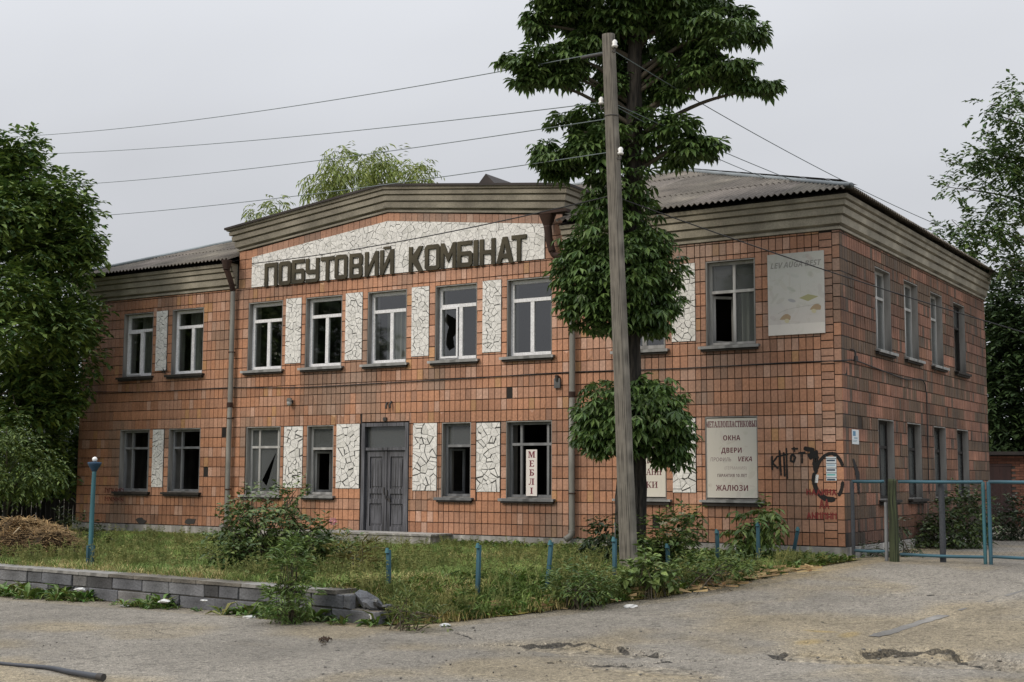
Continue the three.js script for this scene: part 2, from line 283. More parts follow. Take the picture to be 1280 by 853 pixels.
const front = part('front_wall', uvBox(wallGeo([[X0, -0.01], [-11.09, -0.01], [-11.09, 2.43], [-9.76, 2.43], [-9.76, -0.01], [0, -0.01], [0, 6.36], [XC1, 6.36], [XC1, 6.70], [XM, 7.2], [XC0, 6.70], [XC0, 6.36], [X0, 6.36]], OPEN.filter((o) => o[2] > 0), 0.42).translate(0, 0, -0.434)), M.joint, building);
const sideW = part('side_wall', uvBox(wallGeo([[0.436, -0.01], [11.4, -0.01], [11.4, 6.36], [0.436, 6.36]], SIDEOPEN, 0.42).rotateY(Math.PI / 2).translate(-0.434, 0, 0)), M.jointSide, building);
part('rear_wall', box2(X0, -0.436, -0.01, 6.36, ZB, ZB + 0.4), M.plaster, building);
part('left_wall', box2(X0, X0 + 0.4, -0.01, 6.36, ZB + 0.402, -0.436), M.plaster, building);
part('floor_slab', merge([box2(X0 + 0.402, -0.436, -0.06, 0.02, ZB + 0.402, -0.436), box2(X0 + 0.402, -0.436, 2.75, 3.05, ZB + 0.402, -0.436), box2(X0 + 0.402, -0.436, 5.9, 6.1, ZB + 0.402, -0.436)]), M.interior, building);
part('partition_wall', merge([box2(X0 + 0.402, -0.436, 0.021, 2.749, -5.1, -5.0), box2(X0 + 0.402, -0.436, 3.051, 5.899, -5.1, -5.0), ...[-15.2, -11.4, -9.4, -5.6].flatMap((x) => [box2(x, x + 0.12, 0.021, 2.749, -4.999, -0.436), box2(x, x + 0.12, 3.051, 5.899, -4.999, -0.436)])]), M.interior, building);
part('plinth', merge([box2(X0 - 0.05, -11.32, -0.9, -0.012, -0.3, 0.055), box2(-9.53, 0.05, -0.9, -0.012, -0.3, 0.055), box2(-11.32, -9.53, -0.9, -0.05, -0.3, 0.05), box2(-0.3, 0.05, -0.9, -0.012, ZB, -0.302), box2(X0 - 0.05, X0 + 0.3, -0.9, -0.012, ZB, -0.302)]), M.concrete, building);

// reveals: plastered sides of every opening
function reveal(x0, x1, y0, y1) { return [box2(x0, x0 + 0.02, y0, y1, -0.43, -0.004), box2(x1 - 0.02, x1, y0, y1, -0.43, -0.004), box2(x0 + 0.021, x1 - 0.021, y1 - 0.02, y1, -0.43, -0.004), box2(x0 + 0.021, x1 - 0.021, y0, y0 + 0.02, -0.43, -0.02)]; }

// ---- tiles
function tileColour(R, x, y, side) {
  const batch = hash(Math.floor(x * 1.15 + 100 + 0.7 * hash(Math.floor(y / PH), 5)), Math.floor(y / PH) + 50), big = fbm(x * 0.35 + 20, y * 0.5 + 7, 3);
  let c = batch < 0.34 ? [0.57, 0.262, 0.138] : batch < 0.6 ? [0.53, 0.258, 0.148] : batch < 0.8 ? [0.57, 0.295, 0.18] : [0.47, 0.215, 0.115];
  const r = R(); if (r < 0.06) c = [0.42, 0.21, 0.125]; else if (r > 0.94) c = [0.63, 0.36, 0.24]; else if (r > 0.91) c = [0.55, 0.28, 0.125];
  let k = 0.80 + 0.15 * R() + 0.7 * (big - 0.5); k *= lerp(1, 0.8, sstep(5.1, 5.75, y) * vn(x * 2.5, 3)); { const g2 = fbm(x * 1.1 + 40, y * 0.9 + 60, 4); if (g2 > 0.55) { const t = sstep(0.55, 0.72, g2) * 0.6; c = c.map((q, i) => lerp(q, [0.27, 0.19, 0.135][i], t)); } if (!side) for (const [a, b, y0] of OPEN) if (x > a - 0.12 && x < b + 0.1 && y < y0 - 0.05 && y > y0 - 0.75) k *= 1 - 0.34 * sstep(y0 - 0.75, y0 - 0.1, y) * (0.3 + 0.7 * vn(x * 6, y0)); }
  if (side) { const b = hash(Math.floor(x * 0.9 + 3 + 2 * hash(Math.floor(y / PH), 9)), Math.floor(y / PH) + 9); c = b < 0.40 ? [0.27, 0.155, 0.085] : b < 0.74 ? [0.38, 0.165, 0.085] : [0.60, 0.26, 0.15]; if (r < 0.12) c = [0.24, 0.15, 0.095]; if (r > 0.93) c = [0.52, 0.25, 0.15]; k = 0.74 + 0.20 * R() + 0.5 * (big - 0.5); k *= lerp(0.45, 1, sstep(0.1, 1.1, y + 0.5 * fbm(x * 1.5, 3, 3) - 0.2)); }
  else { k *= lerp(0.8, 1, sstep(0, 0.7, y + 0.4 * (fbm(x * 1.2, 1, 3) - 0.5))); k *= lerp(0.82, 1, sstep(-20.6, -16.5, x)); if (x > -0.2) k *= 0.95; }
  return c.map((q, i) => q * k * [1.04, 1.11, 1.18][i]);
}
const tiles = [];
function layTiles(strips, rows, openings, side) {
  const R = rng(side ? 71 : 31);
  for (const [s0, s1, rot] of strips) {
    const pw = rot ? s1 - s0 : 0.1435, ph = rot ? 0.1435 : PH, n = Math.max(1, Math.round((s1 - s0) / pw)), w = (s1 - s0) / n;
    for (let c = 0; c < n; c++) for (let k = 0; k * ph < rows - 0.03; k++) {
      let a = s0 + c * w, b = a + w, y0 = k * ph, y1 = Math.min(rows, y0 + ph), keep = [[a, b, y0, y1]];
      for (const [ox0, ox1, oy0, oy1] of openings) keep = keep.flatMap(([p, q, u, v]) => {
        if (q <= ox0 + 0.015 || p >= ox1 - 0.015 || v <= oy0 + 0.015 || u >= oy1 - 0.015) return [[p, q, u, v]];
        const out = [];
        if (p < ox0 - 0.03) out.push([p, ox0, u, v]);
        if (q > ox1 + 0.03) out.push([ox1, q, u, v]);
        const p2 = Math.max(p, ox0), q2 = Math.min(q, ox1);
        if (u < oy0 - 0.03) out.push([p2, q2, u, oy0]);
        if (v > oy1 + 0.03) out.push([p2, q2, oy1, v]);
        return out;
      });
      for (const [p, q, u, v] of keep) {
        if (q - p < 0.035 || v - u < 0.03) continue;
        if (hash(Math.round(p * 100), Math.round(u * 100)) < 0.0012) continue;            // a fallen tile
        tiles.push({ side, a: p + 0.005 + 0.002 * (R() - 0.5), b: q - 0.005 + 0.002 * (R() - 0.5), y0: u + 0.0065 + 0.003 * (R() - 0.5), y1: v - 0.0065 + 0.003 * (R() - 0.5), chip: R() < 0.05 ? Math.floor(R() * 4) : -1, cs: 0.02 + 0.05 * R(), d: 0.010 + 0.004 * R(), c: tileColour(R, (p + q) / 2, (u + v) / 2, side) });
      }
    }
  }
}
{
  const br = [X0, -19.04, -17.95, -17.82, -17.41, -17.26, -16.16, XC0, ...CW.flatMap(([a, b], i) => { const pn = [[-13.43, -12.95], [-11.61, -11.12], [-9.72, -9.25], [-7.83, -7.36]][i]; return pn ? [a, b, ...pn] : [a, b]; }), XC1, -4.57, -3.53, -3.38, -2.89, -2.66, -1.65];
  const strips = br.slice(0, -1).map((b, i) => [b, br[i + 1]]);
  strips.push([-1.65, -0.39], [-0.39, -0.145, true], [-0.145, -0.002]);
  const avoid = [...OPEN, ...PANELS, [-14.57, -6.28, 5.755, 7.5]];
  layTiles(strips.filter((s) => s[1] <= XC0 + 0.01 || s[0] >= XC1 - 0.01), 5.77, avoid, 0);
  layTiles(strips.filter((s) => s[0] >= XC0 - 0.01 && s[1] <= XC1 + 0.01), 5.755, avoid, 0);
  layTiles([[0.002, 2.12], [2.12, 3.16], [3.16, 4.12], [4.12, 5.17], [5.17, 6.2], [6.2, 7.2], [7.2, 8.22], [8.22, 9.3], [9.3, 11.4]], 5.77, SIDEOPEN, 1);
  // end pieces of the gable zone
  const R = rng(4);
  for (const [a, b] of [[XC0, XC0 + 0.215], [XC0 + 0.215, -14.57], [-6.28, -6.07], [-6.07, XC1]]) for (let k = 0; k < 4; k++) { const y0 = 5.757 + k * PH, top = 6.68 + (Math.abs(a - XM) > 4.3 ? 0 : 0.02); if (y0 < top - 0.05) tiles.push({ side: 0, a: a + 0.005, b: b - 0.005, y0, y1: Math.min(top, y0 + PH - 0.01), d: 0.011, c: tileColour(R, a, y0, 0) }); }
  const geoOf = (t, mb) => {
    const P = t.side ? (u, y, n) => [n, y, -u] : (u, y, n) => [u, y, n], z0 = -0.014, z1 = t.d - 0.014 + 0.004, e = 0.004, a = t.a, b = t.b, c = t.y0, d = t.y1;
    const f = t.side ? (q) => q : (q) => q;
    const k0 = t.chip >= 0 ? t.cs : 0, A = P(a + e + (t.chip === 0 ? k0 : 0), c + e + (t.chip === 0 ? k0 * 0.4 : 0), z1), B = P(b - e - (t.chip === 1 ? k0 : 0), c + e + (t.chip === 1 ? k0 * 0.6 : 0), z1), C = P(b - e - (t.chip === 2 ? k0 * 0.6 : 0), d - e - (t.chip === 2 ? k0 : 0), z1), D = P(a + e + (t.chip === 3 ? k0 * 0.7 : 0), d - e - (t.chip === 3 ? k0 * 0.7 : 0), z1), a0 = P(a, c, z0), b0 = P(b, c, z0), c0 = P(b, d, z0), d0 = P(a, d, z0);
    const q = (w, x, y, z) => mb.quad(w, x, y, z, t.c);
    q(A, B, C, D); q(a0, b0, B, A); q(b0, c0, C, B); q(c0, d0, D, C); q(d0, a0, A, D);
  };
  const right = tiles.filter((t) => !t.side && t.a > -2.9).sort((p, q) => q.a - p.a || p.y0 - q.y0);
  const singles = new Set(right.filter((t) => t.a > -1.66).slice(0, 300));
  const MF = new MB(), MS = new MB();
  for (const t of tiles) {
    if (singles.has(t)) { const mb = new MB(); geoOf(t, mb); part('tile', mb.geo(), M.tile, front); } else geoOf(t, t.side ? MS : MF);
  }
  // sloped course under the gable cornice
  const slope = (x) => 7.165 - 0.1155 * Math.abs(x - XM);
  const SR = rng(8); for (const sgn of [-1, 1]) for (let k = 0; k < 25; k++) { const xa = XM + sgn * (k * 0.166 + 0.004), xb = XM + sgn * ((k + 1) * 0.166 - 0.006), l = Math.min(xa, xb), r = Math.max(xa, xb); if (r > -6.26 || l < -14.62) continue; const c = tileColour(SR, l, 7, 0), z = 0.001, z0 = -0.014, h = 0.185; const A = [l, slope(l) - h, z], B = [r, slope(r) - h, z], C = [r, slope(r), z], D = [l, slope(l), z], dn = (p) => [p[0], p[1], z0]; MF.quad(A, B, C, D, c); MF.quad(dn(A), dn(B), B, A, c); MF.quad(dn(B), dn(C), C, B, c); MF.quad(dn(D), dn(A), A, D, c); }
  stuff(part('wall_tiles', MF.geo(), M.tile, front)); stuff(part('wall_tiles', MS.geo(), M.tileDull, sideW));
}

// ---- broken-tile mosaic panels (voronoi pieces)
function clipPoly(poly, nx, ny, d) { const out = []; for (let i = 0; i < poly.length; i++) { const a = poly[i], b = poly[(i + 1) % poly.length], da = a[0] * nx + a[1] * ny - d, db = b[0] * nx + b[1] * ny - d; if (da <= 0) out.push(a); if ((da < 0 && db > 0) || (da > 0 && db < 0)) { const t = da / (da - db); out.push([lerp(a[0], b[0], t), lerp(a[1], b[1], t)]); } } return out; }
function mosaic(poly, size, seed, z, g0 = 0.002, g1 = 0.0065) {
  const R = rng(seed), xs = poly.map((p) => p[0]), ys = poly.map((p) => p[1]), x0 = Math.min(...xs), x1 = Math.max(...xs), y0 = Math.min(...ys), y1 = Math.max(...ys), S = [];
  const nx = Math.max(2, Math.round((x1 - x0) / size)), ny = Math.max(2, Math.round((y1 - y0) / size));
  for (let j = 0; j < ny; j++) for (let i = 0; i < nx; i++) { if (R() < 0.12) continue; S.push([x0 + (i + 0.5 + (R() - 0.5) * 1.25) / nx * (x1 - x0), y0 + (j + 0.5 + (R() - 0.5) * 1.25) / ny * (y1 - y0)]); }
  const mb = new MB();
  S.forEach((s, i) => {
    const near = S.map((q, k) => [k, (q[0] - s[0]) ** 2 + (q[1] - s[1]) ** 2]).filter((q) => q[0] !== i && q[1] < size * size * 20).sort((a, b) => a[1] - b[1]).slice(0, 16);
    let c = poly.slice(); 
    for (const [k] of near) { const q = S[k], dx = q[0] - s[0], dy = q[1] - s[1], L = Math.hypot(dx, dy) || 1; c = clipPoly(c, dx / L, dy / L, ((s[0] + q[0]) / 2) * dx / L + ((s[1] + q[1]) / 2) * dy / L - (g0 + g1 * hash(Math.min(i, k) + seed, Math.max(i, k)) ** 3)); if (c.length < 3) return; }
    const v = 0.76 + 0.12 * R(), col = R() < 0.06 ? [v * 0.85, v * 0.84, v * 0.78] : [v, v * 0.985, v * 0.93], h = z + 0.008 + 0.004 * R();
    for (let k = 1; k + 1 < c.length; k++) mb.tri([...c[0], h], [...c[k], h], [...c[k + 1], h], col);
    for (let k = 0; k < c.length; k++) { const a = c[k], b = c[(k + 1) % c.length]; mb.quad([...a, z - 0.002], [...b, z - 0.002], [...b, h], [...a, h], col); }
  });
  return mb.geo();
}
M.grout = std([0.06, 0.06, 0.055], 0.95);
PANELS.forEach(([a, b, c, d], i) => {
  const p = part('mosaic_panel', box2(a, b, c, d, -0.013, 0.012), M.grout, building);
  stuff(part('broken_tiles', mosaic([[a, c], [b, c], [b, d], [a, d]], i > 6 ? 0.125 : 0.098, 100 + i, 0.012, i > 6 ? 0.003 : 0.0025, i > 6 ? 0.014 : 0.009), M.stone, p));
});
{
  const T0 = (x) => 6.975 - 0.1155 * Math.abs(x - XM), poly = [[-14.56, 5.76], [-6.29, 5.76], [-6.29, T0(-6.29)], [XM, T0(XM)], [-14.56, T0(-14.56)]];
  const s = new THREE.Shape(poly.map(([x, y]) => new THREE.Vector2(x, y)));
  const p = part('gable_panel', uvBox(new THREE.ExtrudeGeometry(s, { depth: 0.022, bevelEnabled: false }).translate(0, 0, -0.012)), M.grout, building);
  stuff(part('broken_tiles', mosaic(poly, 0.112, 55, 0.011), M.stone, p));
}

// ---- cornices
const PROFILE = [[0.0, 0], [0.05, 0], [0.05, 0.045], [0.015, 0.05], [0.015, 0.07], [0.085, 0.105], [0.10, 0.235], [0.075, 0.242], [0.075, 0.258], [0.14, 0.27], [0.15, 0.385], [0.125, 0.392], [0.125, 0.406], [0.19, 0.418], [0.20, 0.50], [0.18, 0.506], [0.18, 0.518], [0.235, 0.53], [0.255, 0.60], [0.0, 0.60]];
function sweep(path, normals, prof, up = 1) { // path [x,y,z], normals already mitred
  const mb = new MB();
  const P = (i, j) => [path[i][0] + normals[i][0] * prof[j][0], path[i][1] + prof[j][1] * up, path[i][2] + normals[i][1] * prof[j][0]];
  for (let i = 0; i + 1 < path.length; i++) for (let j = 0; j + 1 < prof.length; j++) { const a = P(i, j), b = P(i + 1, j), c = P(i + 1, j + 1), d = P(i, j + 1); mb.quad(a, b, c, d); }
  for (const e of [0, path.length - 1]) { const c = THREE.ShapeUtils.triangulateShape(prof.map(([x, y]) => new THREE.Vector2(x, y)), []); for (const t of c) mb.tri(P(e, t[0]), P(e, t[1]), P(e, t[2])); }
  return mb.geo();
}
const CZ = -0.012;
part('cornice', sweep([[XC1 + 0.06, 5.772, CZ], [0 + CZ, 5.772, CZ], [CZ, 5.772, ZB]], [[0, 1], [1, 1], [1, 0]], PROFILE), M.cornice, building);
part('cornice', sweep([[X0, 5.772, ZB], [X0, 5.772, CZ], [XC0 - 0.06, 5.772, CZ]], [[-1, 0], [-1, 1], [0, 1]], PROFILE), M.cornice, building);
const GP = PROFILE.map(([d, h]) => [d, h * 0.93]);
part('gable_cornice', sweep([[XC0, 6.672, -1.6], [XC0, 6.672, CZ], [XM, 7.18, CZ], [XC1, 6.672, CZ], [XC1, 6.672, -1.6]], [[-1, 0], [-1, 1], [0, 1], [1, 1], [1, 0]], GP), M.cornice, building);
part('gable_block', merge([box2(XC0 + 0.01, XC0 + 0.3, 6.1, 7.1, -4.0, -0.44), box2(XC1 - 0.3, XC1 - 0.01, 6.1, 7.1, -4.0, -0.44)]), M.plaster, building);
{ // dark sheet-metal capping of the gable, following its two slopes back to the main roof
  const mb = new MB(), f = 0.275, y = (x) => 7.76 - 0.112 * Math.abs(x - XM), prof = (x, z, k) => [x, y(x) + k, z];
  const xs = [XC0 - f, XM, XC1 + f];
  for (let i = 0; i < 2; i++) { const a = xs[i], b = xs[i + 1]; mb.quad(prof(a, f, 0.03), prof(b, f, 0.03), prof(b, -4.6, 0.03), prof(a, -4.6, 0.03)); mb.quad(prof(a, f, -0.02), prof(b, f, -0.02), prof(b, -4.6, -0.02), prof(a, -4.6, -0.02)); mb.quad(prof(a, f, -0.02), prof(b, f, -0.02), prof(b, f, 0.03), prof(a, f, 0.03)); }
  for (const x of [xs[0], xs[2]]) mb.quad(prof(x, f, -0.02), prof(x, -4.6, -0.02), prof(x, -4.6, 0.03), prof(x, f, 0.03));
  part('gable_roof', mb.geo(), M.darkSheet, building);
}

// ---- main hip roof of corrugated sheets
const EAVE = 6.46, OV = 0.36, RISE = 2.22, RUN = 5.7 + OV, pitch = RISE / RUN;
{
  const R = rng(12), W = 1.0, SL = [0, 1.55, 3.1, 4.65, RUN];
  function slopeSheets(length, map, partName, skip) { // u along eave 0..length, s up the slope (horizontal run); hips cut both ends at 45 degrees
    for (let row = 0; row + 1 < SL.length; row++) for (let u0 = 0; u0 < length - 0.02; u0 += W) {
      const s0 = SL[row], s1 = SL[row + 1] + (row < 3 ? 0.08 : 0), u1 = Math.min(length, u0 + W), top = Math.min(u1, length - u0); if (top <= s0 + 0.02) continue;
      const n = 48, mb = new MB(), tone = 0.62 + 0.42 * R(), lift = 0.012 * (4 - row) * 0 + 0.016 * (row % 2) + 0.004 * R(), col = [tone, tone * (0.97 + 0.03 * R()), tone * (0.92 + 0.06 * R())];
      const pt = (u, s, k) => map(u, s, lift + 0.024 * Math.sin(u / 0.125 * Math.PI * 2) + k);
      for (let i = 0; i < n; i++) {
        const a = lerp(u0, u1, i / n), b = lerp(u0, u1, (i + 1) / n), lim = Math.min((a + b) / 2, length - (a + b) / 2), e = Math.min(s1, lim), st = skip ? skip((a + b) / 2, s0) : s0; if (e <= st + 0.01) continue;
        mb.quad(pt(a, st, 0), pt(b, st, 0), pt(b, e, 0), pt(a, e, 0), col);
        if (row === 0 && st === s0) mb.quad(pt(a, s0, -0.009), pt(b, s0, -0.009), pt(b, s0, 0), pt(a, s0, 0), col.map((q) => q * 0.8));
      }
      if (mb.p.length) part(partName, mb.geo(), M.slate, roof);
    }
  }
  const deck = new MB(), A = [X0 - OV + 0.12, EAVE - 0.07, OV - 0.12], B = [OV - 0.12, EAVE - 0.07, OV - 0.12], C = [OV - 0.12, EAVE - 0.07, ZB - OV + 0.12], D = [X0 - OV + 0.12, EAVE - 0.07, ZB - OV + 0.12], E = [X0 + 5.7, EAVE + RISE - 0.1, -5.7], F = [-5.7, EAVE + RISE - 0.1, -5.7];
  deck.quad(C, D, E, F); deck.tri(B, C, F); deck.tri(D, A, E);
  { const zs = (x) => (x > XC0 - 0.001 && x < XC1 + 0.001 ? -0.46 : OV - 0.12), yy = (z) => EAVE - 0.07 + (OV - 0.12 - z) * (RISE - 0.03) / (5.7 + OV - 0.12), top = (x) => OV - 0.12 - Math.min(x - A[0], B[0] - x, 5.7 + OV - 0.12), bx = [A[0], E[0], XC0, XC1, F[0], B[0]].sort((p, q) => p - q);
    for (let i = 0; i + 1 < bx.length; i++) { const a = bx[i], b = bx[i + 1]; if (b - a < 0.01) continue; const z = zs((a + b) / 2), q = (x, zz) => [x, yy(zz), zz]; deck.quad(q(a, z), q(b, z), q(b, Math.min(z, top(b))), q(a, Math.min(z, top(a)))); deck.quad([a, EAVE - 0.07, z], [b, EAVE - 0.07, z], [b, EAVE - 0.07, ZB - OV + 0.12], [a, EAVE - 0.07, ZB - OV + 0.12]); } }
  const roof = part('roof', deck.geo(), M.oldDark, building);
  const len = OV * 2 - X0, wid = OV * 2 - ZB;
  slopeSheets(len, (u, s, k) => [X0 - OV + u, EAVE + s * pitch + k, OV - s], 'roof_sheet', (u, s0) => { const x = X0 - OV + u; return x > XC0 - 0.03 && x < XC1 + 0.03 ? Math.max(s0, 0.85) : s0; });
  slopeSheets(wid, (u, s, k) => [OV - s, EAVE + s * pitch + k, OV - u], 'roof_sheet');
  const back = new MB(); back.quad([X0 - OV, EAVE, ZB - OV], [OV, EAVE, ZB - OV], [-5.7, EAVE + RISE, -5.7], [X0 + 5.7, EAVE + RISE, -5.7], [0.7, 0.7, 0.66]); back.tri([X0 - OV, EAVE, ZB - OV], [X0 - OV, EAVE, OV], [X0 + 5.7, EAVE + RISE, -5.7], [0.7, 0.7, 0.66]);
  part('rear_slope', back.geo(), M.slate, roof);
  const cap = (p, q, r) => { const c = new THREE.Mesh(limb([p, [(p[0] + q[0]) / 2, (p[1] + q[1]) / 2, (p[2] + q[2]) / 2], q], r, r, 8), M.flashing); c.name = 'ridge_cap'; roof.add(c); };
  const up = 0.035; cap([OV, EAVE + up - 0.02, OV], [-5.7, EAVE + RISE + up, -5.7], 0.055); cap([X0 - OV, EAVE + up, OV], [X0 + 5.7, EAVE + RISE + up, -5.7], 0.055); cap([X0 + 5.7, EAVE + RISE + up, -5.7], [-5.7, EAVE + RISE + up, -5.7], 0.055);
  { const fl = new MB(), q = (t, w, h) => [lerp(OV, -5.7, t) + w, EAVE + lerp(0, RISE, t) + h, lerp(OV, -5.7, t) + w * -1]; for (let i = 0; i < 8; i++) { const a = Math.max(0.045, i / 8), b = (i + 1) / 8 - 0.004; fl.quad(q(a, 0.0, 0.11), q(b, 0.0, 0.11), q(b, 0.24, 0.02), q(a, 0.24, 0.02)); } part('hip_flashing', fl.geo(), M.flashing, roof); }
  const vm = new MB(), vx = -10.3, vz = -3.6, vy = 7.95; vm.tri([vx - 0.5, vy - 0.25, vz], [vx + 0.5, vy - 0.25, vz], [vx, vy + 0.28, vz]); vm.quad([vx - 0.5, vy - 0.25, vz], [vx, vy + 0.28, vz], [vx, vy + 0.28, vz - 2], [vx - 0.5, vy - 0.25, vz - 2]); vm.quad([vx + 0.5, vy - 0.25, vz], [vx, vy + 0.28, vz], [vx, vy + 0.28, vz - 2], [vx + 0.5, vy - 0.25, vz - 2]);
  const vent = part('roof_vent', vm.geo(), M.darkSheet, roof); const vp = at(607, 236, 32.5); vent.position.set(vp.x - vx, vp.y - vy + 0.1, vp.z - vz);
}

// ---- windows.  Each: frame, panes, sill, reveals.  Local frame: x along the wall, y up, +z outwards
function bars(list) { return merge(list.map(([a, b, c, d, z0, z1]) => box2(a, b, c, d, z0, z1))); }
function paneGeo(a, b, c, d, z, hole) {
  const s = new THREE.Shape([[a, c], [b, c], [b, d], [a, d]].map(([x, y]) => new THREE.Vector2(x, y)));
  if (hole) s.holes.push(new THREE.Path(hole.map(([x, y]) => new THREE.Vector2(lerp(a, b, x), lerp(c, d, y)))));
  return uvBox(new THREE.ShapeGeometry(s).translate(0, 0, z));
}
const HOLE1 = [[0.25, 0.25], [0.42, 0.12], [0.7, 0.18], [0.62, 0.38], [0.95, 0.52], [0.82, 0.62], [0.9, 0.7], [0.45, 0.82], [0.3, 0.86], [0.18, 0.72], [0.4, 0.6], [0.3, 0.45]];
const HOLE2 = [[0.45, 0.04], [0.95, 0.06], [0.9, 0.22], [0.72, 0.16], [0.6, 0.2]];
const HOLE3 = [[0.62, 0.30], [0.95, 0.2], [0.97, 0.55], [0.8, 0.86], [0.7, 0.6], [0.74, 0.45]];
const HOLE4 = [[0.1, 0.25], [0.35, 0.12], [0.5, 0.3], [0.86, 0.88], [0.95, 0.96], [0.5, 0.6]];
function makeWindow(o) { // x0 x1 y0 y1 style turn
  const g = new THREE.Group(); g.name = 'window'; building.add(g);
  const cx = (o.x0 + o.x1) / 2, w = o.x1 - o.x0, h = o.y1 - o.y0, a = -w / 2, b = w / 2;
  if (o.side) { g.position.set(0, o.y0, -cx); g.rotation.y = Math.PI / 2; } else g.position.set(cx, o.y0, 0);
  part('reveal', merge(reveal(a, b, 0, h)), M.plaster, g);
  const zf = -0.135, zb = zf - 0.06, fr = o.white ? 0.075 : 0.055, mf = o.white ? 0.6 : 0.48, F = [], panes = [], th = h * (o.transom ?? 0.27), ty = h - th, mat = o.mat ?? (o.white ? M.pvc : M.oldGrey);
  const A = a + 0.021, B = b - 0.021, bot = 0.022, top = h - 0.021;
  F.push([A, A + fr, bot, top, zb, zf], [B - fr, B, bot, top, zb, zf], [A + fr, B - fr, top - fr, top, zb, zf - 0.002], [A + fr, B - fr, bot, bot + fr, zb, zf - 0.002], [A + fr, B - fr, ty - fr / 2, ty + fr / 2, zb, zf + 0.006]);
  const mull = o.mull ?? [0.5], I0 = A + fr, I1 = B - fr;
  for (const m of mull) { const x = lerp(A, B, m); F.push([x - fr * mf, x + fr * mf, bot + fr, ty - fr / 2, zb, zf + 0.002]); }
  for (const m of o.topMull ?? []) { const x = lerp(A, B, m); F.push([x - fr * mf, x + fr * mf, ty + fr / 2, top - fr, zb, zf + 0.002]); }
  for (const [sa, sb] of o.sash ?? []) { const x0 = lerp(A, B, sa), x1 = lerp(A, B, sb), e = 0.04, z0 = zf + 0.008, z1 = zf + 0.03, y0 = bot + fr * 0.5, y1 = ty - fr * 0.4; F.push([x0, x0 + e, y0, y1, z0, z1], [x1 - e, x1, y0, y1, z0, z1], [x0 + e, x1 - e, y0, y0 + e, z0, z1], [x0 + e, x1 - e, y1 - e, y1, z0, z1]); }
  part('frame', bars(F), mat, g);
  const lo = [0, ...mull, 1], up = [0, ...(o.topMull ?? []), 1], zp = (zf + zb) / 2;
  lo.slice(0, -1).forEach((m, i) => { const hole = o.holes?.[i]; if (hole === 'none') return; part('pane', paneGeo(lerp(A, B, m) + fr * 0.3, lerp(A, B, lo[i + 1]) - fr * 0.3, bot + fr, ty, zp, hole), o.dirty ? M.dirtyGlass : o.white && !o.plain ? M.glassPvc : M.glass, g); });
  if (!o.noTop) up.slice(0, -1).forEach((m, i) => part('pane', paneGeo(lerp(A, B, m) + fr * 0.3, lerp(A, B, up[i + 1]) - fr * 0.3, ty, top - fr, zp), o.dirty ? M.dirtyGlass : o.white && !o.plain ? M.glassPvc : M.glass, g));
  if (o.opened) { const c = new THREE.Mesh(bars([[0, 0.045, bot + fr, ty - fr, -0.02, 0.02], [0.38, 0.425, bot + fr, ty - fr, -0.02, 0.02], [0.045, 0.38, bot + fr, bot + fr + 0.05, -0.02, 0.018], [0.045, 0.38, ty - fr - 0.05, ty - fr, -0.02, 0.018]]), mat); c.name = 'casement'; c.position.set(A + 0.03, 0, zb - 0.04); c.rotation.y = o.opened; g.add(c); }
  if (!o.noSill) {
    const s = part('sill', merge([box2(a - (o.sl ?? 0.13), b + 0.09, -0.035, 0.0, -0.1, 0.11), box2(a - (o.sl ?? 0.13), b + 0.09, -0.055, -0.036, 0.085, 0.11)]), o.sillMat ?? M.sill, g);
    part('sill_bed', box2(a - 0.08, b + 0.05, -0.10, -0.0555, -0.013, 0.075), M.sillDark, g);
    s.rotation.x = 0.03;
  }
  if (o.label) g.userData.label = o.label;
  return g;
}
const W = (i, o) => { const [x0, x1, y0, y1] = OPEN[i]; return makeWindow({ x0, x1, y0, y1, ...o }); };
W(0, { white: true,  mull: [0.52], sash: [[0.02, 0.52]], sillMat: M.sillDark }); W(1, { white: true,  mull: [0.56], sillMat: M.sillDark });
W(2, { white: true }); W(3, { white: true }); W(4, { white: true, mull: [0.54], holes: [null, HOLE2] });
W(5, { white: true, mull: [0.54], sash: [[0.04, 0.48]], holes: [HOLE1, null] }); W(6, { white: true, mull: [0.5] });
W(7, { white: true, mat: M.oldWhite, transom: 0.3 }); W(8, { mat: M.oldWhite, transom: 0.36, topMull: [0.53], mull: [0.53], holes: ['none', null], opened: 0.75, dirty: true });
W(9, { mull: [0.3, 0.86], transom: 0.3, topMull: [0.3, 0.86], holes: ['none', 'none', 'none'], noTop: true, sillMat: M.sillDark }); W(10, { mull: [0.3, 0.9], topMull: [0.3, 0.9], transom: 0.3, holes: ['none', 'none', 'none'], noTop: true, sillMat: M.sillDark });
W(11, { mull: [0.28, 0.85], topMull: [0.28, 0.85], transom: 0.3, mat: M.oldWhite, holes: [null, HOLE4, 'none'], dirty: true }); W(12, { mull: [], transom: 0.33, mat: M.oldWhite, holes: ['none'], opened: 1.15, dirty: true });
W(14, { mull: [], transom: 0.31, holes: ['none'], opened: 1.3, dirty: true, sillMat: M.oldGrey }); W(15, { mull: [0.26, 0.86], topMull: [0.26, 0.86], transom: 0.3, holes: ['none', 'none', 'none'], noTop: true, sillMat: M.oldGrey });
SIDEOPEN.forEach(([x0, x1, y0, y1], i) => { const up = i % 2 === 0, k = i >> 1; makeWindow({ side: true, x0, x1, y0, y1, transom: 0.34, mull: [0.5], topMull: [0.5], mat: up && k < 3 ? M.oldWhite : k < 3 && !up ? M.oldDark : M.oldDark, holes: up ? (k === 0 ? ['none', null] : k === 3 ? ['none', 'none'] : null) : [k % 2 ? null : 'none', null], dirty: true, sillMat: up && k < 3 ? M.oldWhite : M.sillDark, sl: 0.09 }); });
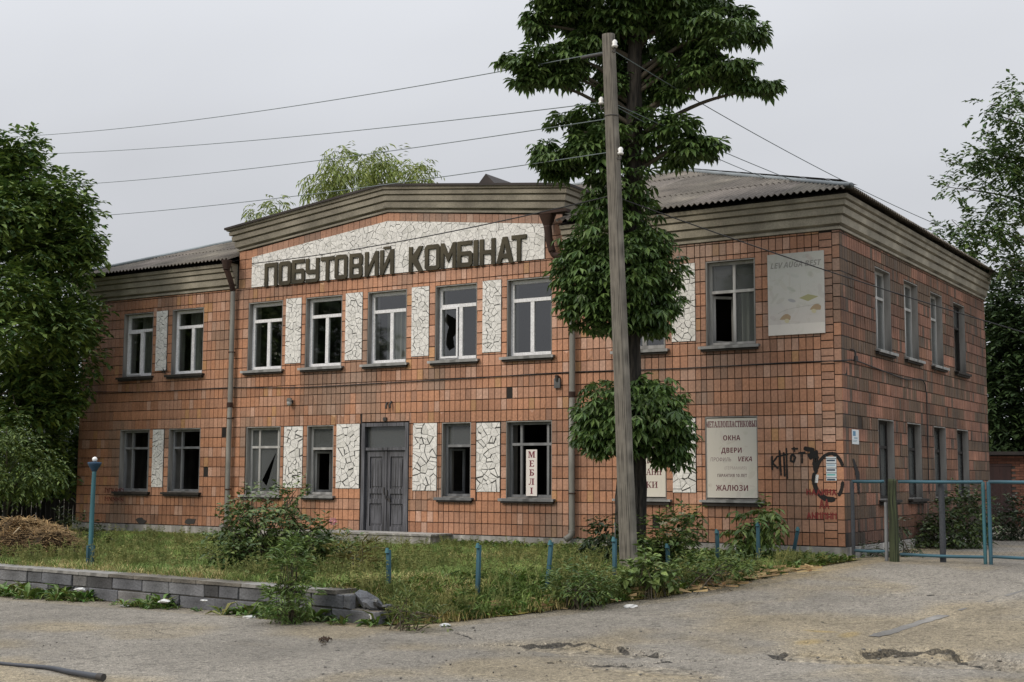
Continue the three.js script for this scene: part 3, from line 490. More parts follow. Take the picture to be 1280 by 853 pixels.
// the two lower right openings closed by sign boards keep their sills
for (const i of [16, 17]) { const [x0, x1, y0] = OPEN[i], g = new THREE.Group(); g.name = 'window'; g.position.set((x0 + x1) / 2, y0, 0); building.add(g); const w = (x1 - x0) / 2; part('reveal', merge(reveal(-w, w, 0, LT - LB)), M.plaster, g); part('sill', box2(-w - 0.1, w + 0.12, -0.05, -0.005, -0.1, 0.1), M.sill, g); part('sill_bed', box2(-w - 0.05, w + 0.08, -0.12, -0.051, -0.013, 0.07), M.sillDark, g); }

{ // curtains hanging inside three upper rooms: pieces of the windows
  const cloth = new THREE.MeshPhysicalMaterial({ color: 0xffffff, roughness: 1, transmission: 0.3, thickness: 0, side: THREE.DoubleSide }); cloth.color.setRGB(0.42, 0.43, 0.38);
  const cur = (x0, x1, y0, y1, z) => { const mb = new MB(), n = 24; for (let i = 0; i < n; i++) { const f = (t) => [lerp(x0, x1, t), 0.035 * Math.sin(t * (x1 - x0) * 48) + z]; const [a, za] = f(i / n), [b, zb] = f((i + 1) / n); mb.quad([a, y0, za], [b, y0, zb], [b, y1, zb], [a, y1, za]); } return mb.geo(); };
  part('curtain', cur(-2.15, -1.68, UB + 0.02, UT - 0.5, -0.55), cloth, building); part('curtain', cur(-18.98, -18.62, UB, UT, -0.6), cloth, building); part('curtain', cur(-17.2, -16.85, UB, UT, -0.6), cloth, building); part('curtain', cur(-10.95, -10.45, UB, UT - 0.3, -0.7), cloth, building);
}

{ // entrance door with transom light
  const d = new THREE.Group(); d.name = 'door'; d.position.set((-11.09 - 9.76) / 2, 0, 0); building.add(d);
  const w = 0.655, fr = 0.085;
  part('door_frame', bars([[-w, -w + fr, -0.04, 2.41, -0.18, 0.02], [w - fr, w, -0.04, 2.41, -0.18, 0.02], [-w + fr, w - fr, 2.33, 2.41, -0.18, 0.016], [-w + fr, w - fr, 1.80, 1.86, -0.17, -0.01]]), M.door, d);
  part('pane', paneGeo(-w + fr, w - fr, 1.86, 2.33, -0.1), M.dirtyGlass, d);
  for (const s of [0, 1]) {
    const a = s ? 0.006 : -w + fr + 0.003, b = s ? w - fr - 0.003 : -0.006, e = 0.105, z0 = -0.11, z1 = -0.06, ys = [[-0.03, 0.12], [0.62, 0.72], [0.84, 0.95], [1.66, 1.795]], L = [[a, a + e, -0.03, 1.795, z0, z1], [b - e, b, -0.03, 1.795, z0, z1]];
    for (const [y0, y1] of ys) L.push([a + e, b - e, y0, y1, z0, z1 - 0.001]);
    for (const [y0, y1] of [[0.12, 0.62], [0.72, 0.84], [0.95, 1.66]]) { L.push([a + e, b - e, y0, y1, z0 + 0.01, z1 - 0.032]); if (y1 - y0 > 0.3) L.push([a + e + 0.035, b - e - 0.035, y0 + 0.05, y1 - 0.05, z0 + 0.012, z1 - 0.018]); }
    part('door_leaf', bars(L), M.door, d);
  }
  part('meeting_strip', box2(-0.022, 0.022, -0.03, 1.79, -0.058, -0.042), M.door, d);
  part('door_handle', merge([box2(-0.045, -0.02, 0.82, 0.98, -0.045, -0.02), box2(0.03, 0.055, 0.80, 0.92, -0.058, -0.03)]), M.iron, d);
  const ch = []; for (let i = 0; i < 9; i++) ch.push(new THREE.TorusGeometry(0.016, 0.005, 5, 8).rotateY(i % 2 ? 1.4 : 0.2).translate(-0.03 + i * 0.017, 0.88 - 0.11 * Math.sin(i / 8 * 3.14) - i * 0.012, -0.025));
  part('chain', merge(ch.map(uvBox)), M.iron, d); part('padlock', box(0.055, 0.075, 0.03, 0.12, 0.70, -0.03), M.iron, d);
  const lintel = part('lintel_lamp_mount', box2(-0.03, 0.05, 2.45, 2.53, 0, 0.05), M.iron, d);
}
{ // porch step
  const p = part('porch_step', merge([box2(-12.1, -8.58, -0.75, -0.02, 0.057, 0.8), box2(-12.14, -8.54, -0.021, 0.02, 0.057, 0.83)]), M.concrete, building);
}
{ // vents broken through the plinth, two small holes
  for (const [x, y] of [[-18.16, 0.08], [-16.4, 0.10]]) { const s = new THREE.Shape(); const R = rng(Math.round(-x * 10)); for (let i = 0; i < 9; i++) { const a = i / 9 * 6.283, r = 0.6 + 0.5 * R(); s[i ? 'lineTo' : 'moveTo'](Math.cos(a) * 0.2 * r, Math.sin(a) * 0.09 * r); } part('broken_vent', uvBox(new THREE.ExtrudeGeometry(s, { depth: 0.012, bevelEnabled: false }).translate(x, y, 0.0025)), M.iron, building); }
}

// ---------------------------------------------------------------- the raised letters
{
  const t = thing('facade_lettering', 'dark raised letters reading ПОБУТОВИЙ КОМБІНАТ across the white gable panel', 'lettering', [XM, 5.74, 0.02]);
  const h = 0.565, s = 0.092, c = 0.055;
  const G = {
    П: (w) => [[[0, 0], [s, 0], [s, h - s], [w - s, h - s], [w - s, 0], [w, 0], [w, h], [0, h]]],
    О: (w) => [[[c, 0], [w - c, 0], [w, c], [w, h - c], [w - c, h], [c, h], [0, h - c], [0, c]], [[s, s], [s, h - s], [w - s, h - s], [w - s, s]]],
    Б: (w) => [[[0, 0], [w - c, 0], [w, c], [w, 0.6 * h - c], [w - c, 0.6 * h], [s, 0.6 * h], [s, h - s * 0.9], [w - 0.01, h - s * 0.9], [w - 0.01, h], [0, h]], [[s, s], [s, 0.6 * h - s * 0.9], [w - s, 0.6 * h - s * 0.9], [w - s, s]]],
    У: (w) => [[[0.01, 0], [w - c, 0], [w, c], [w, h], [w - s, h], [w - s, 0.36 * h + s], [s, 0.36 * h + s], [s, h], [0, h], [0, 0.36 * h + c], [c, 0.36 * h], [w - s, 0.36 * h], [w - s, s * 0.9], [0.01, s * 0.9]]],
    Т: (w) => [[[w / 2 - s / 2, 0], [w / 2 + s / 2, 0], [w / 2 + s / 2, h - s * 0.9], [w, h - s * 0.9], [w, h], [0, h], [0, h - s * 0.9], [w / 2 - s / 2, h - s * 0.9]]],
    В: (w) => [[[0, 0], [w - c, 0], [w, c], [w, 0.5 * h - c * 0.7], [w - c * 0.6, 0.5 * h], [w, 0.5 * h + c * 0.7], [w, h - c], [w - c, h], [0, h]], [[s, s * 0.9], [s, 0.5 * h - s * 0.4], [w - s, 0.5 * h - s * 0.4], [w - s, s * 0.9]], [[s, 0.5 * h + s * 0.4], [s, h - s * 0.9], [w - s, h - s * 0.9], [w - s, 0.5 * h + s * 0.4]]],
    И: (w) => [[[0, 0], [s * 0.9, 0], [w - s, 0.66 * h], [w - s, 0], [w, 0], [w, h], [w - s * 0.9, h], [s, 0.34 * h], [s, h], [0, h]]],
    К: (w) => [[[0, 0], [s, 0], [s, 0.4 * h], [w - s * 1.15, 0], [w, 0], [w * 0.6, 0.5 * h], [w, h], [w - s * 1.15, h], [s, 0.64 * h], [s, h], [0, h]]],
    М: (w) => [[[0, 0], [s * 0.9, 0], [s * 0.9, 0.62 * h], [w / 2, 0.24 * h], [w - s * 0.9, 0.62 * h], [w - s * 0.9, 0], [w, 0], [w, h], [w - s * 0.85, h], [w / 2, 0.55 * h], [s * 0.85, h], [0, h]]],
    І: (w) => [[[0, 0], [w, 0], [w, h], [0, h]]],
    Н: (w) => [[[0, 0], [s, 0], [s, 0.42 * h], [w - s, 0.42 * h], [w - s, 0], [w, 0], [w, h], [w - s, h], [w - s, 0.42 * h + s * 0.9], [s, 0.42 * h + s * 0.9], [s, h], [0, h]]],
    А: (w) => [[[0, 0], [s * 1.05, 0], [w * 0.335, 0.2 * h], [w * 0.665, 0.2 * h], [w - s * 1.05, 0], [w, 0], [w * 0.5 + s * 0.6, h], [w * 0.5 - s * 0.6, h]], [[w * 0.39, 0.36 * h], [w * 0.5, 0.74 * h], [w * 0.61, 0.36 * h]]],
  };
  G.Й = (w) => G.И(w);
  const row = [['П', -14.11, -13.71], ['О', -13.66, -13.28], ['Б', -13.24, -12.85], ['У', -12.81, -12.41], ['Т', -12.35, -11.96], ['О', -11.93, -11.56], ['В', -11.49, -11.12], ['И', -11.04, -10.66], ['Й', -10.60, -10.22], ['К', -9.79, -9.41], ['О', -9.35, -8.95], ['М', -8.92, -8.52], ['Б', -8.48, -8.09], ['І', -8.05, -7.94], ['Н', -7.89, -7.50], ['А', -7.46, -7.04], ['Т', -7.08, -6.72]];
  const R = rng(9);
  for (const [ch, a, b] of row) {
    const L = G[ch](b - a), s0 = new THREE.Shape(L[0].map(([x, y]) => new THREE.Vector2(x, y)));
    L.slice(1).forEach((q) => s0.holes.push(new THREE.Path(q.map(([x, y]) => new THREE.Vector2(x, y)))));
    const gs = [new THREE.ExtrudeGeometry(s0, { depth: 0.034, bevelEnabled: true, bevelSize: 0.004, bevelThickness: 0.004, bevelSegments: 1 })];
    if (ch === 'Й') gs.push(box(0.2, 0.05, 0.04, (b - a) / 2, h + 0.05, 0.02));
    const m = part('letter', merge(gs.map(uvBox)).translate(a - XM, R() * 0.012 - 0.005, 0.004), M.letter, t); m.rotation.z = (R() - 0.5) * 0.002;
  }
}

// ---------------------------------------------------------------- signs
function canvasTex(w, h, draw) { const c = document.createElement('canvas'); c.width = w; c.height = h; const g = c.getContext('2d'); draw(g, w, h); const t = new THREE.CanvasTexture(c); t.colorSpace = THREE.SRGBColorSpace; return t; }
function boardUV(w, h, d) { // box whose front carries uv 0..1
  const g = new THREE.BoxGeometry(w, h, d); return g;
}
function printed(tex, rough = 0.7) { return std([1, 1, 1], rough, { map: tex }); }
function weather(g, w, h, seed, n, a) { const R = rng(seed); for (let i = 0; i < n; i++) { g.fillStyle = `rgba(${90 + 40 * R()},${85 + 35 * R()},${70 + 30 * R()},${a * R()})`; g.beginPath(); g.ellipse(R() * w, R() * h, 4 + R() * w * 0.12, 2 + R() * h * 0.03, R() * 3, 0, 7); g.fill(); } for (let i = 0; i < n; i++) { g.fillStyle = `rgba(110,105,95,${a * 0.6 * R()})`; g.fillRect(R() * w, R() * h * 0.4, 1 + R() * 2, h * (0.1 + 0.5 * R())); } }
function signThing(name, label, w, h, d, pos, tex, group) {
  const t = thing(name, label, 'sign', pos, group);
  const mats = [M.edgeWhite, M.edgeWhite, M.edgeWhite, M.edgeWhite, printed(tex), M.edgeWhite];
  const m = new THREE.Mesh(new THREE.BoxGeometry(w, h, d), mats); m.name = 'sign_board'; m.position.y = h / 2; t.add(m);
  return t;
}
M.edgeWhite = std([0.5, 0.49, 0.46], 0.8);
{
  const tx = canvasTex(700, 1040, (g, w, h) => {
    g.fillStyle = '#c1bdb2'; g.fillRect(0, 0, w, h); g.textAlign = 'center'; g.textBaseline = 'middle';
    const txt = (s, font, y, col, sx = 1, x = w / 2, it = 0) => { g.save(); g.translate(x, y); g.transform(sx, 0, it, 1, 0, 0); g.font = font; g.fillStyle = col; g.fillText(s, 0, 0); g.restore(); };
    const M1 = '#561a28';
    txt('МЕТАЛЛОПЛАСТИКОВЫЕ', 'bold 112px serif', 82, 'rgba(120,100,95,0.7)', 0.475, w / 2 + 5); txt('МЕТАЛЛОПЛАСТИКОВЫЕ', 'bold 112px serif', 78, M1, 0.475);
    txt('ОКНА', 'bold 94px sans-serif', 258, M1, 0.92); txt('ДВЕРИ', 'bold 94px sans-serif', 420, M1, 0.92);
    txt('ПРОФИЛЬ', '72px sans-serif', 540, '#6e5a5c', 0.85, 200, -0.08); txt('VEKA', 'bold 88px sans-serif', 535, M1, 0.92, 530, -0.2);
    txt('(ГЕРМАНИЯ)', '56px sans-serif', 652, '#978a85', 0.95, 400); txt('ГАРАНТИЯ 10 ЛЕТ', 'bold 58px sans-serif', 750, '#5f4a4c', 0.82);
    txt('ЖАЛЮЗИ', 'bold 104px sans-serif', 912, M1, 0.92); weather(g, w, h, 3, 60, 0.10);
  });
  signThing('window_sign', 'beige board with maroon lettering about windows, doors and blinds in lower right window', 1.04, 1.5, 0.03, [-2.17, LB + 0.04, -0.03], tx);
  const t2 = canvasTex(700, 1040, (g, w, h) => {
    g.fillStyle = '#cfcabd'; g.fillRect(0, 0, w, h); g.fillStyle = '#5a232c'; g.textAlign = 'right'; g.textBaseline = 'middle';
    g.font = 'bold 100px serif'; g.fillText('Ю', 520, 555); g.save(); g.scale(0.82, 1); g.font = 'bold 118px serif'; g.fillText('ВАНН', 775, 705); g.restore(); g.font = 'bold 120px serif'; g.fillText('КИ', 580, 880); weather(g, w, h, 5, 50, 0.08);
  });
  signThing('window_sign', 'pale board with maroon lettering half hidden behind the chestnut trunk and pole', 1.02, 1.5, 0.03, [-4.05, LB + 0.04, -0.03], t2);
  const t3 = canvasTex(256, 1000, (g, w, h) => {
    g.fillStyle = '#d8d2cb'; g.fillRect(0, 0, w, h); g.textAlign = 'center'; g.textBaseline = 'middle'; g.font = 'bold 190px serif';
    [...'МЕБЛІ'].forEach((c, i) => { g.fillStyle = 'rgba(160,70,80,0.5)'; g.fillText(c, w / 2 + 7, 112 + i * 195); g.fillStyle = '#5e1426'; g.fillText(c, w / 2, 108 + i * 195); });
  });
  signThing('vertical_sign', 'narrow white sign reading МЕБЛІ downwards hanging in a dark window', 0.265, 0.96, 0.012, [-6.66, 0.83, -0.105], t3);
  const t4 = canvasTex(700, 1000, (g, w, h) => {
    const gr = g.createLinearGradient(0, 0, 0, h); gr.addColorStop(0, '#a9a9a2'); gr.addColorStop(0.3, '#b6b6af'); gr.addColorStop(1, '#bab5af'); g.fillStyle = gr; g.fillRect(0, 0, w, h);
    weather(g, w, h, 8, 120, 0.10);
    g.save(); g.translate(350, 140); g.transform(0.9, 0, -0.22, 1, 0, 0); g.font = 'bold 96px sans-serif'; g.textAlign = 'center'; g.textBaseline = 'middle'; g.fillStyle = 'rgba(98,96,92,0.85)'; g.fillText('LEV AUGA BEST', 3, 3); g.fillStyle = 'rgba(150,148,142,0.5)'; g.fillText('LEV AUGA BEST', 0, 0); g.restore();
    g.fillStyle = '#96946c'; g.beginPath(); g.moveTo(390, 560); g.lineTo(500, 520); g.lineTo(630, 555); g.lineTo(500, 605); g.closePath(); g.fill();
    g.fillStyle = '#9a9a9a'; g.beginPath(); g.ellipse(300, 585, 50, 20, 0.3, 0, 7); g.fill();
    g.strokeStyle = 'rgba(140,138,130,0.8)'; g.lineWidth = 4; g.beginPath(); g.moveTo(120, 740); g.bezierCurveTo(250, 660, 420, 680, 640, 640); g.stroke();
    for (const [x, y, s] of [[215, 790, 1], [590, 690, -1]]) { g.fillStyle = '#988468'; g.beginPath(); g.moveTo(x - 70, y + 20); g.bezierCurveTo(x - 20, y - 60, x + 40, y - 60, x + 70, y - 10); g.lineTo(x + 60, y + 30); g.closePath(); g.fill(); g.fillStyle = '#b5ae90'; g.beginPath(); g.ellipse(x + 20 * s, y + 40, 30, 26, 0.4, 0, 7); g.fill(); }
    g.fillStyle = 'rgba(210,206,198,0.6)'; g.fillRect(0, 870, w, 130);
  });
  signThing('advertising_board', 'large faded white advertising board on the upper wall beside the corner', 1.09, 1.53, 0.03, [-0.835, 3.87, 0.025], t4);
  const t5 = canvasTex(160, 330, (g, w, h) => { g.fillStyle = '#cfd6d8'; g.fillRect(0, 0, w, h); g.fillStyle = '#33465a'; for (let i = 0; i < 5; i++) { g.fillRect(0, 20 + i * 66, w, 9); g.fillStyle = i === 3 ? '#69b3b0' : i % 2 ? '#9db6c4' : '#33465a'; g.fillRect(10, 40 + i * 66, w - 30, 22); g.fillStyle = '#33465a'; } });
  signThing('paper_notice', 'white and pale blue striped paper notice pasted on the corner tiles', 0.19, 0.43, 0.004, [-0.235, 1.18, 0.007], t5);
  const t6 = canvasTex(100, 180, (g, w, h) => { g.fillStyle = '#cdd3d4'; g.fillRect(0, 0, w, h); g.fillStyle = '#5b84a0'; g.fillRect(14, 20, 40, 60); g.fillStyle = '#8da3ae'; g.fillRect(30, 95, 50, 20); g.fillStyle = '#7a8c96'; g.fillRect(14, 130, 60, 6); g.fillRect(14, 145, 50, 6); });
  const n2 = signThing('paper_notice', 'small white paper notice on the side wall just right of the corner', 0.4, 0.27, 0.004, [0.007, 1.85, -0.66], t6); n2.rotation.y = Math.PI / 2;
  const n3 = signThing('paper_notice', 'torn white paper scrap stuck among the graffiti', 0.055, 0.15, 0.003, [-0.52, 1.14, 0.007], canvasTex(16, 16, (g) => { g.fillStyle = '#d6d6d2'; g.fillRect(0, 0, 16, 16); })); n3.rotation.z = -0.15;
}
{ // graffiti: paint on the tiles
  const W0 = 1100, H0 = 1000, x0 = -1.45, x1 = -0.0, y0 = 0.42, y1 = 1.84;
  const px = (x) => (x - x0) / (x1 - x0) * W0, py = (y) => (y1 - y) / (y1 - y0) * H0;
  const tex = canvasTex(W0, H0, (g) => {
    const R = rng(5), spray = (pts, w0, col) => { const w = w0 * 1.3; for (let i = 0; i + 1 < pts.length; i++) { const [ax, ay] = pts[i], [bx, by] = pts[i + 1], n = Math.ceil(Math.hypot(px(bx) - px(ax), py(by) - py(ay)) / 3); for (let k = 0; k < n; k++) { const t = k / n, x = px(lerp(ax, bx, t)) + (R() - 0.5) * 3, y = py(lerp(ay, by, t)) + (R() - 0.5) * 3; g.fillStyle = col.replace('A', (0.55 + 0.4 * R()).toFixed(2)); g.beginPath(); g.ellipse(x, y, w * (0.8 + 0.4 * R()), w * (0.8 + 0.4 * R()), 0, 0, 7); g.fill(); } for (let k = 0; k < n * 2; k++) { const t = R(), r = w * 2.2 * R(), a = R() * 7; g.fillStyle = col.replace('A', '0.18'); g.fillRect(px(lerp(ax, bx, t)) + Math.cos(a) * r, py(lerp(ay, by, t)) + Math.sin(a) * r, 3, 3); } } };
    const K = 'rgba(18,15,13,A)', D = 'rgba(120,42,38,A)';
    spray([[-1.36, 1.62], [-1.36, 1.38]], 10, K); spray([[-1.26, 1.62], [-1.35, 1.50], [-1.25, 1.40]], 9, K);
    spray([[-1.21, 1.72], [-1.19, 1.28]], 10, K); spray([[-1.13, 1.68], [-1.12, 1.26]], 10, K); spray([[-1.08, 1.76], [-1.07, 1.22]], 9, K); spray([[-1.25, 1.62], [-1.05, 1.66]], 8, K);
    spray([[-0.99, 1.63], [-1.0, 1.54], [-0.94, 1.52], [-0.91, 1.6], [-0.95, 1.66], [-0.99, 1.63]], 10, K); spray([[-0.93, 1.78], [-0.92, 1.71]], 8, K); spray([[-0.97, 1.76], [-0.86, 1.76]], 8, K); spray([[-0.84, 1.68], [-0.72, 1.69]], 9, K); spray([[-0.78, 1.68], [-0.78, 1.5]], 9, K);
    spray([[-0.72, 1.76], [-0.58, 1.74], [-0.62, 1.60], [-0.5, 1.7]], 20, K); spray([[-0.56, 1.7], [-0.55, 1.42]], 12, K); spray([[-0.5, 1.68], [-0.49, 1.4]], 12, K); spray([[-0.66, 1.64], [-0.48, 1.6]], 14, K);
    const ring = []; for (let i = 0; i < 15; i++) { const a = 2.9 + i / 14 * 2.0; ring.push([-0.26 + 0.30 * Math.cos(a), 1.20 + 0.36 * Math.sin(a)]); } spray(ring, 24, K);
    const r2 = []; for (let i = 0; i < 8; i++) { const a = 2.75 - i / 7 * 1.35; r2.push([-0.22 + 0.30 * Math.cos(a), 1.27 + 0.40 * Math.sin(a)]); } spray(r2, 15, K); const r3 = []; for (let i = 0; i < 8; i++) { const a = 1.35 - i / 7 * 0.85; r3.push([-0.24 + 0.24 * Math.cos(a), 1.27 + 0.40 * Math.sin(a)]); } spray(r3, 17, K); const r4 = []; for (let i = 0; i < 6; i++) { const a = -0.1 - i / 5 * 0.75; r4.push([-0.24 + 0.21 * Math.cos(a), 1.18 + 0.34 * Math.sin(a)]); } spray(r4, 17, K);
    spray([[-0.55, 1.5], [-0.52, 1.34]], 22, K);
    const scr = (xa, y, n, hh) => { for (let i = 0; i < n; i++) { const x = xa + i * 0.095; if (R() < 0.5) { spray([[x, y], [x, y - hh]], 7, D); spray([[x, y - hh * R()], [x + 0.06, y - hh * R()]], 6, D); spray([[x + 0.06, y], [x + 0.06, y - hh]], 6, D); } else { spray([[x, y - hh], [x + 0.03, y], [x + 0.065, y - hh]], 6, D); spray([[x + 0.01, y - hh * 0.6], [x + 0.055, y - hh * 0.6]], 5, D); } } };
    scr(-0.70, 1.02, 6, 0.1); scr(-0.46, 0.84, 2, 0.16); scr(-0.70, 0.60, 6, 0.11);
  });
  const m = part('graffiti', new THREE.PlaneGeometry(x1 - x0, y1 - y0), std([1, 1, 1], 0.75, { map: tex, transparent: true }));
  m.position.set((x0 + x1) / 2, (y0 + y1) / 2, 0.0085); tag(m, 'black and red sprayed graffiti scrawl on tiles near the front corner', 'graffiti');
  const t2 = canvasTex(220, 300, (g) => { const R = rng(2); for (let i = 0; i < 900; i++) { const t = R(), x = 50 + 90 * t + 25 * (R() - 0.5), y = 20 + 240 * t * (0.4 + 0.6 * R()); g.fillStyle = `rgba(14,12,12,${0.5 + 0.4 * R()})`; g.beginPath(); g.ellipse(x, y, 5, 7, 0, 0, 7); g.fill(); } });
  const s2 = part('graffiti', new THREE.PlaneGeometry(0.75, 0.8), std([1, 1, 1], 0.75, { map: t2, transparent: true })); s2.rotation.y = Math.PI / 2; s2.position.set(0.0085, 1.22, -0.72); tag(s2, 'black paint smear on the side wall above the blue gate rail', 'graffiti');
  const t3 = canvasTex(320, 300, (g) => { const R = rng(6); g.strokeStyle = 'rgba(105,20,30,0.75)'; g.lineWidth = 9; for (const y of [70, 190]) { for (let i = 0; i < 5; i++) { const x = 30 + i * 52; g.beginPath(); g.moveTo(x, y); g.lineTo(x + 10 * (R() - 0.5), y + 70); g.moveTo(x, y + 30 * R()); g.lineTo(x + 36, y + 60 * R()); g.moveTo(x + 34, y + 5); g.lineTo(x + 34, y + 66); g.stroke(); } } });
  const s3 = part('graffiti', new THREE.PlaneGeometry(0.9, 0.55), std([1, 1, 1], 0.75, { map: t3, transparent: true })); s3.position.set(-19.15, 0.75, 0.0085); tag(s3, 'small faded red scrawl low on the left end of the facade', 'graffiti');
}

// ---------------------------------------------------------------- drainpipes, wall cable and small fittings on the facade
function drainpipe(label, x, yTop, hop) {
  const t = thing('drainpipe', label, 'drainpipe', [x, 0, 0.12]);
  part('pipe', merge([limb([[0, yTop, 0], [0.01, yTop * 0.6, 0.004], [-0.008, yTop * 0.3, 0], [0, 0.16, 0]], 0.062, 0.062, 10), limb([[0, 0.16, 0], [-0.01, 0.06, 0.02], [-0.10, -0.03, 0.10]], 0.064, 0.068, 10)]), M.pipe, t);
  for (const y of [0.9, 2.6, 4.2]) part('bracket', merge([uvBox(new THREE.TorusGeometry(0.07, 0.012, 6, 14).rotateX(Math.PI / 2).translate(0, y, 0)), box(0.03, 0.03, 0.08, 0, y, -0.085)]), M.rust, t);
  part('collar', limb([[0, yTop * 0.5, 0], [0, yTop * 0.5 + 0.06, 0], [0, yTop * 0.5 + 0.12, 0]], 0.072, 0.072, 10), M.rust, t);
  return t;
}
{
  const a = drainpipe('tall grey drainpipe left of the centre bay, reaching up under the left cornice', -15.07, 5.72);
  part('hopper', merge([limb([[0, 5.7, 0], [0.02, 5.9, 0.1], [0.0, 6.2, 0.24]], 0.065, 0.07, 10), limb([[0, 6.18, 0.24], [0, 6.3, 0.24], [0, 6.42, 0.24]], 0.08, 0.13, 12)]), M.rust, a);
  const b = drainpipe('grey drainpipe with a rusty hopper at the right of the centre bay', -5.57, 5.66);
  part('hopper', merge([uvBox(new THREE.CylinderGeometry(0.2, 0.085, 0.26, 4, 1).rotateY(Math.PI / 4).scale(1.05, 1, 0.8).translate(-0.5, 6.5, 0.14)), limb([[-0.5, 6.4, 0.14], [-0.48, 6.1, 0.1], [-0.44, 5.86, 0.05]], 0.085, 0.075, 10), limb([[-0.44, 5.88, 0.05], [-0.40, 5.79, 0.03], [-0.2, 5.74, 0], [0.0, 5.7, 0], [0, 5.55, 0]], 0.072, 0.068, 10), box(0.62, 0.06, 0.2, -0.3, 6.66, 0.16)]), M.rust, b);
}
function tube(pts, r, sides = 6) { const c = new THREE.CatmullRomCurve3(pts.map((p) => (p.isVector3 ? p : V(...p)))); return uvBox(new THREE.TubeGeometry(c, Math.max(12, pts.length * 8), r, sides)); }
{
  const P = []; const R = rng(3); const xs = [-20.4, -18, -15.13, -13, -10.48, -7.9, -5.67, -3.05, -0.8, 0.03]; xs.forEach((x, i) => { P.push([x, [3.40, 3.33, 3.34, 3.28, 3.29, 3.32, 3.35, 3.33, 3.35, 3.34][i] + 0.01 * R(), 0.03]); });
  P.push([0.035, 3.36, -0.1], [0.03, 3.40, -0.6], [0.03, 3.34, -2.2], [0.03, 3.27, -4], [0.03, 3.30, -5.4], [0.03, 3.1, -5.52], [0.03, 2, -5.53], [0.03, 0.9, -5.54]);
  tag(part('wall_cable', tube(P, 0.012), M.cable), 'sagging black cable clipped along the tiled wall between the two storeys', 'cable');
  const l = thing('wall_lamp', 'small weathered wall lamp between the storeys left of the door', 'lamp', [-13.19, 2.94, 0]);
  part('bracket', box2(-0.04, 0.04, -0.02, 0.05, 0, 0.08), M.iron, l); part('lamp_shade', uvBox(new THREE.CylinderGeometry(0.05, 0.075, 0.07, 12).translate(0, 0.06, 0.1)), M.pipe, l); part('lamp_glass', uvBox(new THREE.SphereGeometry(0.062, 12, 8).scale(1, 1.2, 1).translate(0, -0.02, 0.1)), std([0.35, 0.36, 0.35], 0.4), l);
  tag(part('wall_bracket', merge([limb([[-0.07, 0.06, 0], [-0.06, 0.0, 0.06], [-0.05, -0.08, 0.07]], 0.022, 0.026, 6), limb([[0.05, 0.08, 0], [0.05, 0.02, 0.06], [0.06, -0.07, 0.07]], 0.022, 0.026, 6)]).translate(-10.3, 2.8, 0.01), M.iron), 'pair of black iron brackets above the entrance door', 'bracket');
  const al = thing('alarm_box', 'small grey box with a dark siren beside the right drainpipe', 'box', [-5.96, 3.04, 0]); part('case', box2(-0.07, 0.07, 0, 0.2, 0, 0.06), M.oldGrey, al); part('siren', uvBox(new THREE.CylinderGeometry(0.045, 0.03, 0.12, 10).translate(0, 0.2, 0.06)), M.iron, al);
  const lp = tag(part('wall_plant', new THREE.BufferGeometry(), M.iron), 'dark dead plant tuft rooted under the left upper mosaic panel', 'plant'); lp.geometry = (() => { const R2 = rng(8), mb = new MB(); for (let i = 0; i < 26; i++) { const a = R2() * 6.28, l = 0.1 + 0.1 * R2(), dx = Math.cos(a), dy = Math.sin(a) * 0.6 + 0.2; mb.tri([dx * 0.02 - 0.02, 0, 0.03], [dx * 0.02 + 0.02, 0.01, 0.04], [dx * l, dy * l, 0.05 + 0.06 * R2()]); } return mb.geo(); })(); lp.position.set(-17.44, 3.8, 0);
  const wb = thing('cable_bracket', 'small black insulator bracket on the side wall near the corner', 'bracket', [0, 3.45, -0.5]); part('hook', limb([[0, 0.15, 0], [0.08, 0.12, 0], [0.1, 0.0, 0]], 0.014, 0.014, 6), M.iron, wb); part('insulator', uvBox(new THREE.CylinderGeometry(0.035, 0.045, 0.1, 10).translate(0.1, -0.03, 0)), M.iron, wb);
}
// ---------------------------------------------------------------- plants: leaves, sprigs, crowns
const mix = (a, b, t) => a.map((q, i) => lerp(q, b[i], t));
function randDir(R) { const z = R() * 2 - 1, a = R() * 6.2832, r = Math.sqrt(1 - z * z); return V(r * Math.cos(a), z, r * Math.sin(a)); }
function leaf4(mb, b, dir, nrm, L, Wd, col, droop = 0.15, at0 = 0.6) { // folded leaf of four triangles
  const s = dir.clone().cross(nrm).normalize(), m = b.clone().addScaledVector(dir, L * at0).addScaledVector(nrm, -0.06 * L), tip = b.clone().addScaledVector(dir, L).addScaledVector(nrm, -droop * L), l = m.clone().addScaledVector(s, Wd / 2).addScaledVector(nrm, 0.1 * L), r = m.clone().addScaledVector(s, -Wd / 2).addScaledVector(nrm, 0.1 * L);
  const B = vec(b), Mi = vec(m), Ti = vec(tip), Lf = vec(l), Ri = vec(r), c2 = col.map((q) => q * 0.86);
  mb.tri(B, Ri, Mi, col); mb.tri(Ri, Ti, Mi, col); mb.tri(B, Mi, Lf, c2); mb.tri(Mi, Ti, Lf, c2);
}
function leaf2(mb, b, dir, nrm, L, Wd, col) { const s = dir.clone().cross(nrm).normalize(), m = b.clone().addScaledVector(dir, L * 0.48), B = vec(b), Ti = vec(b.clone().addScaledVector(dir, L).addScaledVector(nrm, -0.12 * L)), l = vec(m.clone().addScaledVector(s, Wd / 2).addScaledVector(nrm, 0.08 * L)), r = vec(m.clone().addScaledVector(s, -Wd / 2).addScaledVector(nrm, 0.08 * L)); mb.tri(B, r, Ti, col); mb.tri(B, Ti, l, col); }
